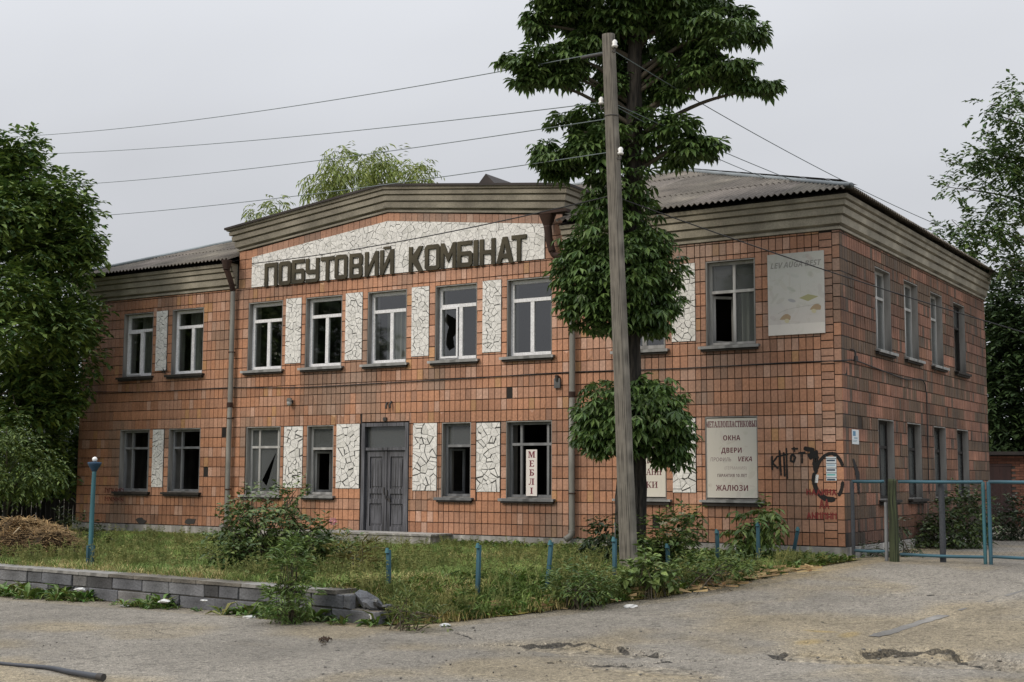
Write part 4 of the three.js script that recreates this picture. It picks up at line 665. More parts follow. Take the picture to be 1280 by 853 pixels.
function sprig(mb, R, p, dir, o) { // short twig with alternating leaves
  const n = o.n ?? 6, len = o.len ?? 0.3, d = dir.clone(), q = p.clone(), side = d.clone().cross(V(0, 1, 0.01)).normalize();
  for (let i = 0; i < n; i++) {
    d.y -= (o.sag ?? 0.08); d.normalize(); q.addScaledVector(d, len / n);
    const a = d.clone().multiplyScalar(0.55).addScaledVector(side, (i % 2 ? 1 : -1) * (0.5 + 0.5 * R())).add(V(0, (R() - 0.6) * 0.6 - (o.hang ?? 0), 0)).normalize(), nr = V((R() - 0.5) * 0.9, 1, (R() - 0.5) * 0.9).normalize(), s = 0.7 + 0.6 * R(), v = 0.75 + 0.5 * R();
    leaf2(mb, q, a, nr, o.L * s, o.W * s, mix(o.c0, o.c1, R() ** 1.5).map((k) => k * v));
  }
}
function blobPoint(R, b, k0 = 0.55, n0 = 0.72, n1 = 0.55) { const d = randDir(R), r = Math.cbrt(lerp(k0 ** 3, 1, R())) * (n0 + n1 * fbm(d.x * 2.2 + b.c.x * 3, d.y * 2.2 + d.z * 1.9 + b.c.y * 3, 3)); return [V(b.c.x + d.x * r * b.r[0], b.c.y + d.y * r * b.r[1], b.c.z + d.z * r * b.r[2]), d]; }
function blobs(list, depth, zr = 1) { return list.map(([px, py, rx, ry, dd = 0, w = 1]) => ({ c: at(px, py, depth + dd), r: [rx * (depth + dd) / FOCAL, ry * (depth + dd) / FOCAL, zr * Math.max(rx, ry * 0.8) * (depth + dd) / FOCAL], w })); }
function clumps(BL, n, frac, seed) { const R = rng(seed), out = []; for (const b of BL) for (let i = 0; i < n; i++) { const d = randDir(R), r = 0.35 + 0.62 * Math.sqrt(R()), f = frac * (0.65 + 0.7 * R()); out.push({ c: V(b.c.x + d.x * r * b.r[0], b.c.y + d.y * r * b.r[1], b.c.z + d.z * r * b.r[2]), r: [f * b.r[0], f * b.r[1] * 0.8, f * b.r[2]], w: b.w }); } return out; }
function crown(bl, density, seed, o) { // leaves spread through ellipsoids; density: sprigs per square metre of surface
  const R = rng(seed), mb = new MB();
  for (const b of bl) {
    const [x, y, z] = b.r, p = 1.6, area = 4 * Math.PI * (((x * y) ** p + (x * z) ** p + (y * z) ** p) / 3) ** (1 / p), n = Math.round(area * density * b.w);
    for (let i = 0; i < n; i++) { const [q, d] = blobPoint(R, b, o.k0 ?? 0.5); const dir = d.clone().multiplyScalar(0.9).add(randDir(R).multiplyScalar(0.6)).add(V(0, o.lift ?? -0.05, 0)).normalize(); sprig(mb, R, q, dir, o); }
  }
  return mb.geo();
}
function twigs(bl, from, seed, n, r) { const R = rng(seed), G = []; for (const b of bl) for (let i = 0; i < n; i++) { const [q] = blobPoint(R, b, 0.5), s = from(b, R), m = s.clone().lerp(q, 0.5).add(V((R() - 0.5) * 0.3, 0.15 * R(), (R() - 0.5) * 0.3)); G.push(limb([s, m, q], r, r * 0.35, 5)); } return merge(G); }

// ---------------------------------------------------------------- chestnut tree behind the pole
{
  const D = 22.6, base = at(785, 690, D); base.y = lawnH(base.x, base.z) - 0.05;
  const t = thing('chestnut_tree', 'dark green chestnut tree with three leafy tiers growing behind the wooden pole', 'tree', vec(base));
  const loc = (px, py, dd = 0) => at(px, py, D + dd).sub(base);
  const trunk = [V(0, 0, 0), loc(784, 640), loc(786, 560), loc(788, 450), loc(790, 330), loc(792, 200), loc(793, 90), loc(796, -30)];
  part('trunk', limb(trunk, 0.225, 0.11, 14, 0.14, 3), M.bark, t);
  part('trunk_fork', limb([loc(797, 700), loc(800, 600), loc(797, 500), loc(792, 430)], 0.13, 0.09, 10, 0.15, 5), M.bark, t);
  const BL = blobs([
    [790, 520, 64, 50, -0.1], [752, 518, 34, 38, -0.2], [832, 522, 34, 44, -0.1], [765, 552, 36, 22, -0.4], [737, 540, 18, 18, 0], [852, 555, 15, 30, 0], [832, 560, 24, 18, 0],
    [772, 345, 74, 62, -0.1, 1.1], [735, 378, 42, 36, -0.3], [818, 350, 38, 58, 0], [765, 285, 58, 58, 0.1], [770, 235, 44, 40, 0], [822, 388, 26, 32, -0.1], [728, 340, 34, 40, 0], [775, 390, 40, 24, -0.2],
    [730, 165, 48, 36, 0], [702, 192, 32, 26, 0], [790, 170, 52, 48, 0.3], [845, 178, 44, 30, 0], [885, 182, 18, 10, -0.2], [700, 210, 22, 18, 0],
    [692, 66, 34, 22, 0, 0.9], [655, 74, 26, 13, 0], [668, 100, 22, 13, 0], [672, 30, 26, 15, 0], [705, 95, 24, 18, 0, 0.8], [738, 30, 42, 44, 0.4, 0.8], [785, 60, 48, 60, 0.6, 0.8], [830, 30, 60, 50, 0.2, 0.8], [795, 110, 44, 34, 0.4], [850, 78, 40, 28, 0, 0.8], [905, 70, 40, 22, -0.2, 0.9], [925, 40, 26, 30, 0, 0.9], [922, 98, 26, 13, 0], [950, 110, 20, 9, 0], [845, 118, 16, 9, 0], [880, 10, 52, 32, 0, 0.8], [893, 40, 36, 20, -0.4, 0.8], [765, -25, 80, 50, 0], [850, -45, 90, 60, 0], [700, -10, 36, 30, 0],
  ], D, 0.95);
  BL.forEach((b) => b.c.sub(base));
  const spine = (y) => { let best = trunk[0]; for (let i = 0; i + 1 < trunk.length; i++) for (let k = 0; k <= 8; k++) { const q = trunk[i].clone().lerp(trunk[i + 1], k / 8); if (Math.abs(q.y - y) < Math.abs(best.y - y)) best = q; } return best; };
  const R = rng(515), G = [];
  for (const b of BL) { if (Math.hypot(b.c.x - spine(b.c.y).x, b.c.z - spine(b.c.y).z) < 0.25) continue; const s = spine(Math.max(1.6, b.c.y - 0.5 - 0.3 * R())); const m = s.clone().lerp(b.c, 0.55).add(V(0, 0.14, 0)); part('branch', limb([s, m, b.c], 0.045, 0.016, 6), M.twig, t); }
  const variants = []; // palmate leaf: five to seven leaflets spread round the end of the stalk
  for (let v = 0; v < 8; v++) {
    const q = rng(900 + v), mb = new MB(), n = 5 + (v % 3), tone = 0.7 + 0.6 * q();
    const st = new MB();
    for (let i = 0; i < n; i++) { const f = n > 1 ? i / (n - 1) - 0.5 : 0, a = f * 3.7, L = (0.20 - 0.11 * Math.abs(f)) * (0.9 + 0.25 * q()), dir = V(Math.sin(a), -0.42 - 0.25 * q(), Math.cos(a)).normalize(), nr = V(Math.sin(a) * 0.4, 1, Math.cos(a) * 0.4).normalize(), col = mix([0.05, 0.105, 0.027], [0.14, 0.215, 0.052], q()).map((k) => k * tone); leaf4(mb, V(0, 0, 0), dir, nr, L, L * 0.32, col, 0.2, 0.66); }
    variants.push(mb.geo());
  }
  const list = [];
  const solid = BL.filter((b) => b.c.y < at(0, 222, D).y - base.y), loose = BL.filter((b) => !solid.includes(b));
  for (const b of [...solid.map((b) => ({ c: b.c, r: b.r.map((q) => q * 0.97), w: 0.95 })), ...clumps(solid, 2, 0.42, 78), ...clumps(loose, 8, 0.46, 77)]) {
    const [x, y, z] = b.r, area = 4 * Math.PI * (((x * y) ** 1.6 + (x * z) ** 1.6 + (y * z) ** 1.6) / 3) ** 0.625, n = Math.round(area * 46 * b.w) + 3;
    for (let i = 0; i < n; i++) { const [q, d] = blobPoint(R, b, 0.45, 0.62, 0.78); const yaw = Math.atan2(d.x, d.z) + (R() - 0.5) * 1.6, e = new THREE.Euler(-0.15 + (R() - 0.3) * 0.9 - 0.4 * Math.max(0, d.y), yaw, (R() - 0.5) * 0.7, 'YXZ'); list.push({ q, s: 0.75 + 0.6 * R(), e, v: Math.floor(R() * 8), f: q.clone().add(base).distanceTo(camera.position) }); }
  }
  list.sort((a, b) => a.f - b.f);
  const crownG = new THREE.Group(); crownG.name = 'crown'; t.add(crownG);
  const pos = [], col = [], m4 = new THREE.Matrix4(), p = V(0, 0, 0);
  list.forEach((l, i) => {
    const g = variants[l.v];
    if (i < 300) { const m = new THREE.Mesh(g, M.leaf); m.name = 'leaf'; m.position.copy(l.q); m.rotation.copy(l.e); m.scale.setScalar(l.s); crownG.add(m); return; }
    m4.compose(l.q, new THREE.Quaternion().setFromEuler(l.e), V(l.s, l.s, l.s));
    const a = g.attributes.position, c = g.attributes.color; for (let k = 0; k < a.count; k++) { p.fromBufferAttribute(a, k).applyMatrix4(m4); pos.push(p.x, p.y, p.z); col.push(c.getX(k), c.getY(k), c.getZ(k)); }
  });
  const fg = new THREE.BufferGeometry(); fg.setAttribute('position', new THREE.BufferAttribute(new Float32Array(pos), 3)); fg.setAttribute('color', new THREE.BufferAttribute(new Float32Array(col), 3)); fg.computeVertexNormals(); uvBox(fg);
  stuff(part('foliage', fg, M.leaf, crownG));
}

// ---------------------------------------------------------------- other trees
function tree(name, label, base, D, list, o, group) {
  const b0 = base.isVector3 ? base : V(...base), t = thing(name, label, 'tree', vec(b0), group), BL = blobs(list, D, o.zr ?? 1);
  BL.forEach((b) => b.c.sub(b0));
  const top = V(0, o.trunkTop, 0); if (o.lean) top.add(o.lean);
  part('trunk', limb([V(0, -0.2, 0), top.clone().multiplyScalar(0.3).add(V(0.08, 0, 0.05)), top.clone().multiplyScalar(0.65), top], o.r0, o.r0 * 0.35, 10, 0.12, 4), o.bark ?? M.bark, t);
  const R = rng(o.seed);
  const pick = (b) => top.clone().multiplyScalar(Math.min(1, Math.max(0.25, (b.c.y - 0.8) / o.trunkTop)));
  for (const b of BL) { const s = pick(b), m = s.clone().lerp(b.c, 0.5).add(V(0, 0.25, 0)); part('branch', limb([s, m, b.c], o.br ?? 0.06, (o.br ?? 0.06) * 0.3, 6), M.twig, t); }
  if (o.twigs) part('twigs', twigs(BL, (b) => b.c, o.seed + 1, o.twigs, o.tr ?? 0.012), M.twig, t).userData.kind = 'stuff';
  stuff(part('crown', crown(o.clump ? clumps(BL, ...o.clump, o.seed) : BL, o.density, o.seed, o), M.leaf, t));
  return t;
}
const DG = [0.022, 0.045, 0.014], MG = [0.05, 0.088, 0.022], LG = [0.10, 0.145, 0.035], YG = [0.17, 0.21, 0.05];
tree('broadleaf_tree', 'tall dense broadleaf tree filling the left edge and overlapping the building end', [-22.6, -0.45, 2.2], 33,
  [[8, 210, 42, 44, 0.5], [22, 178, 18, 24, 0], [45, 245, 42, 34, -0.5], [82, 268, 30, 24, -0.3], [102, 298, 28, 18, -0.3], [10, 290, 60, 52, -1], [62, 322, 42, 40, -0.8], [92, 322, 24, 26, 0], [15, 395, 62, 58, -1.4], [72, 400, 40, 44, -0.6], [100, 385, 20, 40, 0.4], [15, 490, 64, 54, -0.6], [66, 490, 40, 50, 0.2], [88, 460, 24, 36, 0.8], [50, 570, 50, 44, 1.4], [-50, 300, 80, 120, 0], [-40, 480, 80, 110, 0], [80, 560, 26, 50, 2.2]],
  { seed: 21, clump: [8, 0.42], density: 30, trunkTop: 8.5, r0: 0.42, br: 0.07, L: 0.19, W: 0.10, len: 0.36, n: 7, c0: [0.055, 0.115, 0.03], c1: [0.23, 0.31, 0.065], k0: 0.3, lift: 0.0, twigs: 1 });
for (const [x, z, s, label] of [[-37, 25, 71, 'street tree seen only as a dark reflection in the upper centre windows'], [-47, 24, 72, 'street tree seen only as a dark reflection in the upper left windows']]) { const t = thing('street_tree', label, 'tree', [x, -0.9, z]), L = [[0, 8.5, 0, 3.6], [1.5, 11, 0.5, 2.6], [-1.8, 10.5, 0, 2.8], [0.5, 5.5, -1, 3.2], [2.6, 7.5, 0.5, 2.6], [-3, 7, 0.5, 2.6]].map(([a, b, c, r]) => ({ c: V(a, b, c), r: [r, r * 0.85, r], w: 1 })); part('trunk', limb([V(0, -0.2, 0), V(0.1, 3, 0), V(0, 6, 0), V(0, 9.5, 0)], 0.3, 0.1, 8), M.bark, t); stuff(part('crown', crown(clumps(L, 7, 0.42, s), 4.2, s, { L: 0.34, W: 0.2, len: 0.6, n: 6, c0: [0.03, 0.06, 0.018], c1: [0.10, 0.15, 0.04], k0: 0.3 }), M.leaf, t)); }
tree('leafy_sapling', 'low bright green feathery sapling at the left edge above the hay pile', at(5, 655, 27.5).setY(-0.45), 27.5, [[22, 575, 36, 32], [52, 585, 24, 16], [8, 535, 18, 14], [-15, 580, 40, 40], [30, 605, 26, 14]], { seed: 22, density: 34, trunkTop: 1.6, r0: 0.05, br: 0.02, L: 0.10, W: 0.04, len: 0.34, n: 11, c0: [0.06, 0.11, 0.03], c1: [0.20, 0.26, 0.06], sag: 0.1, k0: 0.3 });
tree('weeping_tree', 'pale yellow green willow tree showing above the gable roof', at(455, 620, 50).setY(-0.3), 50, [[448, 222, 44, 26], [415, 226, 24, 26], [500, 222, 36, 20], [470, 205, 20, 14], [530, 226, 18, 10], [425, 200, 14, 12], [402, 240, 14, 18], [520, 212, 12, 8]], { seed: 23, density: 12, trunkTop: 10.5, r0: 0.3, L: 0.24, W: 0.055, len: 0.7, n: 9, c0: [0.15, 0.21, 0.04], c1: [0.34, 0.38, 0.10], sag: 0.22, hang: 0.5, k0: 0.35, br: 0.05 });
tree('weeping_tree', 'thin pale willow tip rising behind the left slope of the gable', at(338, 620, 49).setY(-0.3), 49, [[338, 264, 22, 9], [350, 256, 10, 8], [325, 270, 12, 6]], { seed: 24, density: 11, trunkTop: 10.0, r0: 0.2, L: 0.22, W: 0.055, len: 0.5, n: 8, c0: [0.15, 0.21, 0.04], c1: [0.32, 0.36, 0.10], sag: 0.2, hang: 0.4, k0: 0.3, br: 0.04 });
tree('slender_tree', 'open branched tree with small dark leaves against the sky at the right edge', at(1345, 640, 33).setY(-0.2), 33,
  [[1262, 150, 30, 30], [1240, 140, 22, 12], [1282, 110, 26, 22], [1225, 190, 24, 10], [1248, 205, 34, 22], [1196, 206, 20, 6, 0, 1.2], [1275, 200, 30, 40], [1215, 238, 34, 11], [1185, 234, 13, 5, 0, 1.2], [1250, 255, 36, 22], [1200, 285, 26, 9], [1232, 298, 36, 16], [1268, 300, 30, 30], [1225, 318, 26, 9], [1258, 335, 24, 14], [1300, 250, 30, 50], [1320, 180, 40, 70]],
  { seed: 25, clump: [5, 0.40], density: 17, trunkTop: 9.5, r0: 0.2, bark: M.barkLight, br: 0.03, L: 0.16, W: 0.085, len: 0.34, n: 7, c0: [0.05, 0.10, 0.03], c1: [0.15, 0.22, 0.06], k0: 0.15, lift: 0.02, twigs: 3, tr: 0.010 });
tree('background_tree', 'dark dense tree mass right of the building beyond the yard', at(1275, 640, 44).setY(-0.3), 44, [[1268, 375, 30, 36], [1258, 430, 34, 50], [1290, 400, 50, 60], [1262, 500, 40, 60], [1300, 500, 60, 80], [1250, 545, 28, 40], [1290, 570, 50, 34]], { seed: 26, density: 20, trunkTop: 6.5, r0: 0.3, L: 0.26, W: 0.14, len: 0.5, n: 6, c0: [0.025, 0.05, 0.018], c1: [0.07, 0.115, 0.035], k0: 0.4 });
tree('background_tree', 'dark foliage behind the left end of the building above the plank fence', at(60, 640, 40).setY(-0.45), 40, [[60, 560, 60, 60], [100, 520, 34, 80], [0, 560, 70, 70], [118, 580, 20, 50]], { seed: 27, density: 13, trunkTop: 4.5, r0: 0.25, L: 0.22, W: 0.11, len: 0.45, n: 6, c0: [0.022, 0.045, 0.016], c1: [0.06, 0.10, 0.03], k0: 0.4 });

// ---------------------------------------------------------------- bushes and weeds
function bush(name, label, category, base, D, list, o, group) {
  const b0 = base.isVector3 ? base : V(...base), t = thing(name, label, category, vec(b0), group), BL = blobs(list, D, o.zr ?? 1); BL.forEach((b) => b.c.sub(b0));
  const R = rng(o.seed), G = [];
  for (const b of BL) for (let i = 0; i < (o.stems ?? 4); i++) { const [q] = blobPoint(R, b, 0.5), s = V((R() - 0.5) * (o.foot ?? 0.4), -0.05, (R() - 0.5) * (o.foot ?? 0.4)), m = s.clone().lerp(q, 0.45).add(V((R() - 0.5) * 0.12, 0.18 * R() * (o.arch ?? 1), (R() - 0.5) * 0.12)); G.push(limb([s, m, q], o.sr ?? 0.010, (o.sr ?? 0.010) * 0.5, 5)); }
  stuff(part('stems', merge(G), o.stemMat ?? M.twig, t));
  stuff(part('foliage', crown(BL, o.density, o.seed + 3, o), M.leaf, t));
  return t;
}
const lawnAt = (px, py, d) => { const p = at(px, py, d); p.y = lawnH(p.x, p.z); return p; };
const rose = bush('rose_bush', 'sprawling overgrown rose bush with one pink flower in front of the left facade', 'bush', lawnAt(335, 715, 21.2), 21.2,
  [[330, 685, 52, 34], [350, 632, 22, 16, 0.2, 0.7], [316, 634, 24, 16, 0.2, 0.7], [368, 612, 14, 10, 0.4, 0.7], [296, 628, 12, 10, 0.3, 0.7], [375, 665, 30, 20], [290, 660, 20, 18], [290, 685, 28, 22], [385, 690, 44, 26, 0, 1], [345, 655, 34, 20], [300, 650, 16, 22, 0.2, 0.7], [400, 668, 26, 12, 0, 0.7], [425, 690, 26, 16], [268, 700, 16, 14], [362, 622, 10, 12, 0.4, 0.6], [310, 622, 9, 7, 0.6, 0.7], [340, 705, 66, 16]],
  { seed: 31, density: 42, L: 0.10, W: 0.06, len: 0.24, n: 7, c0: [0.05, 0.095, 0.025], c1: [0.16, 0.21, 0.055], stems: 5, foot: 0.9, k0: 0.25, zr: 0.8 });
{ const mb = new MB(), R = rng(6), c = at(416, 652, 21).sub(rose.position); for (let k = 0; k < 26; k++) { const d = randDir(R); leaf2(mb, c.clone().addScaledVector(d, 0.015), d, randDir(R), 0.055, 0.05, [0.62, 0.28 + 0.1 * R(), 0.34]); } part('rose_flower', mb.geo(), M.leaf, rose); }
bush('dry_bush', 'yellowing low bush at the right of the rose bush', 'bush', lawnAt(438, 715, 20.4), 20.4, [[440, 692, 24, 20], [430, 705, 34, 12]], { seed: 33, density: 26, L: 0.16, W: 0.025, len: 0.26, n: 6, c0: [0.09, 0.10, 0.03], c1: [0.24, 0.20, 0.07], stems: 5, k0: 0.1, hang: -0.5 });
bush('tall_weed', 'tall feathery weed growing against the front of the low stone wall', 'weed', (() => { const p = at(362, 772, 17.6); p.y = roadH(p.x, p.z); return p; })(), 17.55, [[362, 715, 22, 34], [355, 750, 26, 22], [380, 740, 16, 20], [365, 690, 12, 16, 0, 1.2]], { seed: 34, density: 90, L: 0.10, W: 0.026, len: 0.16, n: 9, c0: [0.09, 0.16, 0.04], c1: [0.22, 0.30, 0.08], stems: 9, foot: 0.25, k0: 0.1, sr: 0.007, lift: 0.4, zr: 0.6 });
bush('walnut_sapling', 'young sapling with drooping compound leaves against the right plinth', 'sapling', lawnAt(945, 700, 23.0), 23.0, [[948, 655, 20, 16], [928, 672, 16, 10], [962, 650, 12, 9], [915, 684, 12, 7], [940, 676, 16, 12], [955, 640, 8, 6]], { seed: 35, density: 34, L: 0.15, W: 0.06, len: 0.34, n: 9, c0: [0.07, 0.13, 0.03], c1: [0.19, 0.25, 0.06], stems: 3, foot: 0.1, k0: 0.1, sag: 0.16, hang: 0.35 });
bush('elder_bush', 'leafy bush with pale flower heads right of the wooden pole', 'bush', lawnAt(838, 702, 21.8), 21.8, [[835, 672, 26, 24], [858, 655, 16, 18], [822, 690, 26, 14], [870, 640, 10, 10, 0, 0.9], [850, 690, 24, 14], [815, 668, 14, 16]], { seed: 36, density: 48, L: 0.11, W: 0.055, len: 0.26, n: 7, c0: [0.05, 0.10, 0.025], c1: [0.17, 0.22, 0.055], stems: 4, k0: 0.15 });
{ const el = scene.children[scene.children.length - 1], R = rng(61); for (const [px, py, r] of [[830, 655, 8], [842, 650, 6], [848, 662, 6], [836, 668, 6], [852, 642, 5], [858, 672, 5]]) { const mb = new MB(), c = at(px, py, 21.45).sub(el.position); for (let k = 0; k < 60; k++) { const d = randDir(R); d.y *= 0.4; leaf2(mb, c.clone().addScaledVector(d, r * 0.012 * (0.4 + 0.6 * R())), randDir(R), randDir(R), 0.022, 0.02, [0.52, 0.50, 0.34]); } part('flower_head', mb.geo(), M.leaf, el); } }
bush('dark_shrub', 'dark drooping shrub at the foot of the chestnut trunk left of the pole', 'bush', lawnAt(762, 708, 22), 22, [[760, 676, 22, 20], [745, 692, 16, 10], [772, 660, 12, 14], [770, 695, 20, 12]], { seed: 37, density: 44, L: 0.15, W: 0.06, len: 0.26, n: 6, c0: [0.018, 0.036, 0.012], c1: [0.06, 0.095, 0.025], stems: 4, k0: 0.2, hang: 0.3 });
bush('burdock', 'pale broad leaved weeds in front of the wooden pole foot', 'weed', lawnAt(815, 722, 19.5), 19.5, [[812, 705, 16, 12], [795, 718, 16, 9], [830, 715, 14, 9]], { seed: 38, density: 60, L: 0.14, W: 0.09, len: 0.16, n: 5, c0: [0.09, 0.15, 0.035], c1: [0.24, 0.31, 0.10], stems: 4, k0: 0.1 });
bush('leafy_weed', 'clump of mixed green weeds between the stakes left of the pole', 'weed', lawnAt(725, 735, 18.8), 18.8, [[715, 727, 26, 11], [745, 722, 18, 12], [700, 735, 14, 8], [735, 738, 26, 8]], { seed: 39, density: 60, L: 0.10, W: 0.035, len: 0.2, n: 6, c0: [0.06, 0.12, 0.03], c1: [0.20, 0.26, 0.07], stems: 5, k0: 0.1, lift: 0.3 });
bush('leafy_weed', 'tangled green weeds along the road edge right of the pole', 'weed', lawnAt(880, 718, 20.2), 20.2, [[870, 710, 28, 10], [905, 708, 22, 9], [845, 720, 24, 9], [930, 709, 18, 7]], { seed: 40, density: 60, L: 0.095, W: 0.035, len: 0.2, n: 6, c0: [0.06, 0.11, 0.028], c1: [0.18, 0.24, 0.06], stems: 4, k0: 0.1, lift: 0.25, foot: 1.4 });
bush('yard_shrub', 'dense green shrubs against the side wall behind the blue gate', 'bush', at(1195, 690, 27.5).setY(-0.2), 27.5, [[1195, 655, 34, 30], [1160, 668, 24, 20], [1215, 640, 20, 30], [1140, 676, 16, 14], [1180, 672, 50, 16], [1200, 625, 14, 16, 0, 0.8]], { seed: 41, density: 38, L: 0.12, W: 0.06, len: 0.26, n: 6, c0: [0.035, 0.07, 0.018], c1: [0.13, 0.18, 0.045], stems: 4, k0: 0.2 });
bush('yard_shrub', 'dark shrub beside the brick wall at the right edge', 'bush', at(1262, 682, 31).setY(-0.2), 31, [[1258, 660, 24, 20], [1285, 652, 26, 28], [1245, 670, 14, 14], [1270, 640, 18, 14]], { seed: 42, density: 30, L: 0.13, W: 0.06, len: 0.26, n: 6, c0: [0.018, 0.038, 0.012], c1: [0.05, 0.085, 0.022], stems: 4, k0: 0.2 });
bush('wall_end_weed', 'clump of grassy weeds at the broken right end of the stone wall', 'weed', (() => { const p = at(500, 782, 17); p.y = roadH(p.x, p.z); return p; })(), 16.9, [[508, 762, 13, 16], [522, 772, 18, 8], [545, 770, 16, 7]], { seed: 43, density: 50, L: 0.12, W: 0.022, len: 0.18, n: 6, c0: [0.08, 0.13, 0.03], c1: [0.24, 0.27, 0.09], stems: 5, k0: 0.05, lift: 0.5, hang: -0.4 });
bush('plinth_weed', 'scrubby weeds at the left end of the plinth behind the blue lamp', 'weed', lawnAt(100, 672, 28.5), 28.5, [[98, 660, 18, 10], [80, 655, 10, 12], [120, 668, 14, 7]], { seed: 44, density: 30, L: 0.11, W: 0.04, len: 0.24, n: 6, c0: [0.03, 0.055, 0.018], c1: [0.10, 0.12, 0.04], stems: 4, k0: 0.1, lift: 0.4 });
bush('gate_weed', 'creeper and weeds round the mossy gate post', 'weed', at(1128, 690, 24.2).setY(-0.2), 24.2, [[1130, 680, 10, 9], [1140, 690, 16, 5], [1090, 690, 22, 5], [1125, 660, 5, 14, 0, 0.7]], { seed: 45, density: 50, L: 0.09, W: 0.05, len: 0.16, n: 6, c0: [0.03, 0.05, 0.018], c1: [0.09, 0.12, 0.035], stems: 3, k0: 0.1 });

{ // grass tufts over the lawn
  function tuft(seed, n, h, w, spread) { const R = rng(seed), mb = new MB(); for (let i = 0; i < n; i++) { const a = R() * 6.28, l = h * (0.5 + 0.7 * R()), b = V(Math.cos(a) * spread * R(), 0, Math.sin(a) * spread * R()), out = V(Math.cos(a + R()), 0, Math.sin(a + R())), m = b.clone().addScaledVector(out, l * 0.2).add(V(0, l * 0.62, 0)), e = b.clone().addScaledVector(out, l * (0.4 + 0.45 * R())).add(V(0, l * (0.8 + 0.25 * R()), 0)), s = V(-out.z, 0, out.x).multiplyScalar(w * 0.5), k = 0.75 + 0.5 * R(), c = [k, k, k]; mb.quad(vec(b.clone().sub(s)), vec(b.clone().add(s)), vec(m.clone().addScaledVector(s, 0.8)), vec(m.clone().addScaledVector(s, -0.8)), c); mb.tri(vec(m.clone().addScaledVector(s, -0.8)), vec(m.clone().addScaledVector(s, 0.8)), vec(e), c); } return mb.geo(); }
  const field = (name, geo, n, seed, test, col, hs) => {
    const R = rng(seed), M4 = [], C = []; let tries = 0;
    while (M4.length < n && tries++ < n * 12) { const z = 0.12 + R() * 9.0, x1 = edgeX(z), x = x1 - (R() ** 1.25) * (x1 + 19); if (x < -3.25 && z > wallZ(x) - 0.3) continue; const p = test(x, z, x1 - x); if (R() > p) continue; const s = hs * (0.55 + 0.75 * R()) * lerp(0.35, 1, sstep(0.3, 3, z)); M4.push(new THREE.Matrix4().compose(V(x, lawnH(x, z) - 0.01, z), new THREE.Quaternion().setFromEuler(new THREE.Euler((R() - 0.5) * 0.4, R() * 6.28, (R() - 0.5) * 0.4)), V(s * (0.8 + 0.5 * R()), s, s * (0.8 + 0.5 * R())))); C.push(new THREE.Color().setRGB(...col(R, x, z))); }
    const im = new THREE.InstancedMesh(geo, M.grassLeaf, M4.length); M4.forEach((m, i) => { im.setMatrixAt(i, m); im.setColorAt(i, C[i]); }); im.name = numbered(name); im.castShadow = im.receiveShadow = true; scene.add(im); im.userData.kind = 'stuff'; im.userData.label = name === 'grass' ? 'green uneven grass covering the lawn before the building' : 'straw coloured dry grass scattered through the lawn'; return im;
  };
  const dry = (x, z) => 0.8 * sstep(0.48, 0.66, fbm(x * 0.55 + 11, z * 0.8 + 3, 4)) * sstep(0.6, 2.2, z) ;
  field('grass', tuft(1, 9, 0.15, 0.009, 0.07), 34000, 5, (x, z, d) => (0.42 + 0.6 * (1 - dry(x, z))) * sstep(-0.02, 0.3, d), (R, x, z) => mix([0.075, 0.15, 0.03], [0.20, 0.26, 0.06], R() * 0.5 + 0.6 * fbm(x, z, 3)), 1);
  field('dry_grass', tuft(2, 8, 0.13, 0.007, 0.08), 17000, 6, (x, z, d) => 0.10 + 0.9 * dry(x, z), (R) => mix([0.27, 0.23, 0.08], [0.50, 0.41, 0.19], R()), 1);
  const stalk = (() => { const q = rng(41), mb = new MB(); for (let i = 0; i < 5; i++) { const a = q() * 6.28, h = 0.22 + 0.2 * q(), dx = Math.cos(a) * 0.1, dz = Math.sin(a) * 0.1, c = [0.9 + 0.2 * q(), 0.9, 0.9], B = [dx * 0.2, 0, dz * 0.2], T1 = [dx, h, dz]; mb.quad([B[0] - 0.003, 0, B[2]], [B[0] + 0.003, 0, B[2]], [T1[0] + 0.002, h, T1[2]], [T1[0] - 0.002, h, T1[2]], c); for (let k = 0; k < 9; k++) { const t = 0.45 + 0.55 * q(), p = V(lerp(B[0], T1[0], t), h * t, lerp(B[2], T1[2], t)), d = randDir(q); d.y = Math.abs(d.y) * 0.8; leaf2(mb, p, d.normalize(), V(0.2, 1, 0.1).normalize(), 0.035 + 0.05 * q(), 0.012, c); } } return mb.geo(); })();
  const sk = field('grass', stalk, 1500, 9, (x, z, d) => 0.12 + sstep(0.5, 0.68, fbm(x * 0.8 + 31, z * 0.8, 3)) * (d < 2.5 || z > 6 ? 1 : 0.35), (R) => mix([0.09, 0.15, 0.035], [0.24, 0.27, 0.09], R()), 1); sk.userData.label = 'tall straggly weed stalks standing in the grass';
  // broad-leaved ground cover along the wall foot and the road edge
  const mb = new MB(), R = rng(14);
  const rosette = (x, y, z, s) => { const n = 5 + Math.floor(R() * 6), c = mix([0.07, 0.14, 0.03], [0.20, 0.27, 0.06], R()); for (let i = 0; i < n; i++) { const a = R() * 6.28, el = 0.25 + 0.9 * R(), d = V(Math.cos(a) * Math.cos(el), Math.sin(el), Math.sin(a) * Math.cos(el)); leaf4(mb, V(x, y, z), d, V(-Math.cos(a) * Math.sin(el), Math.cos(el), -Math.sin(a) * Math.sin(el)), s * (0.6 + 0.7 * R()), s * (0.18 + 0.16 * R()), c.map((k) => k * (0.75 + 0.5 * R())), 0.35); } };
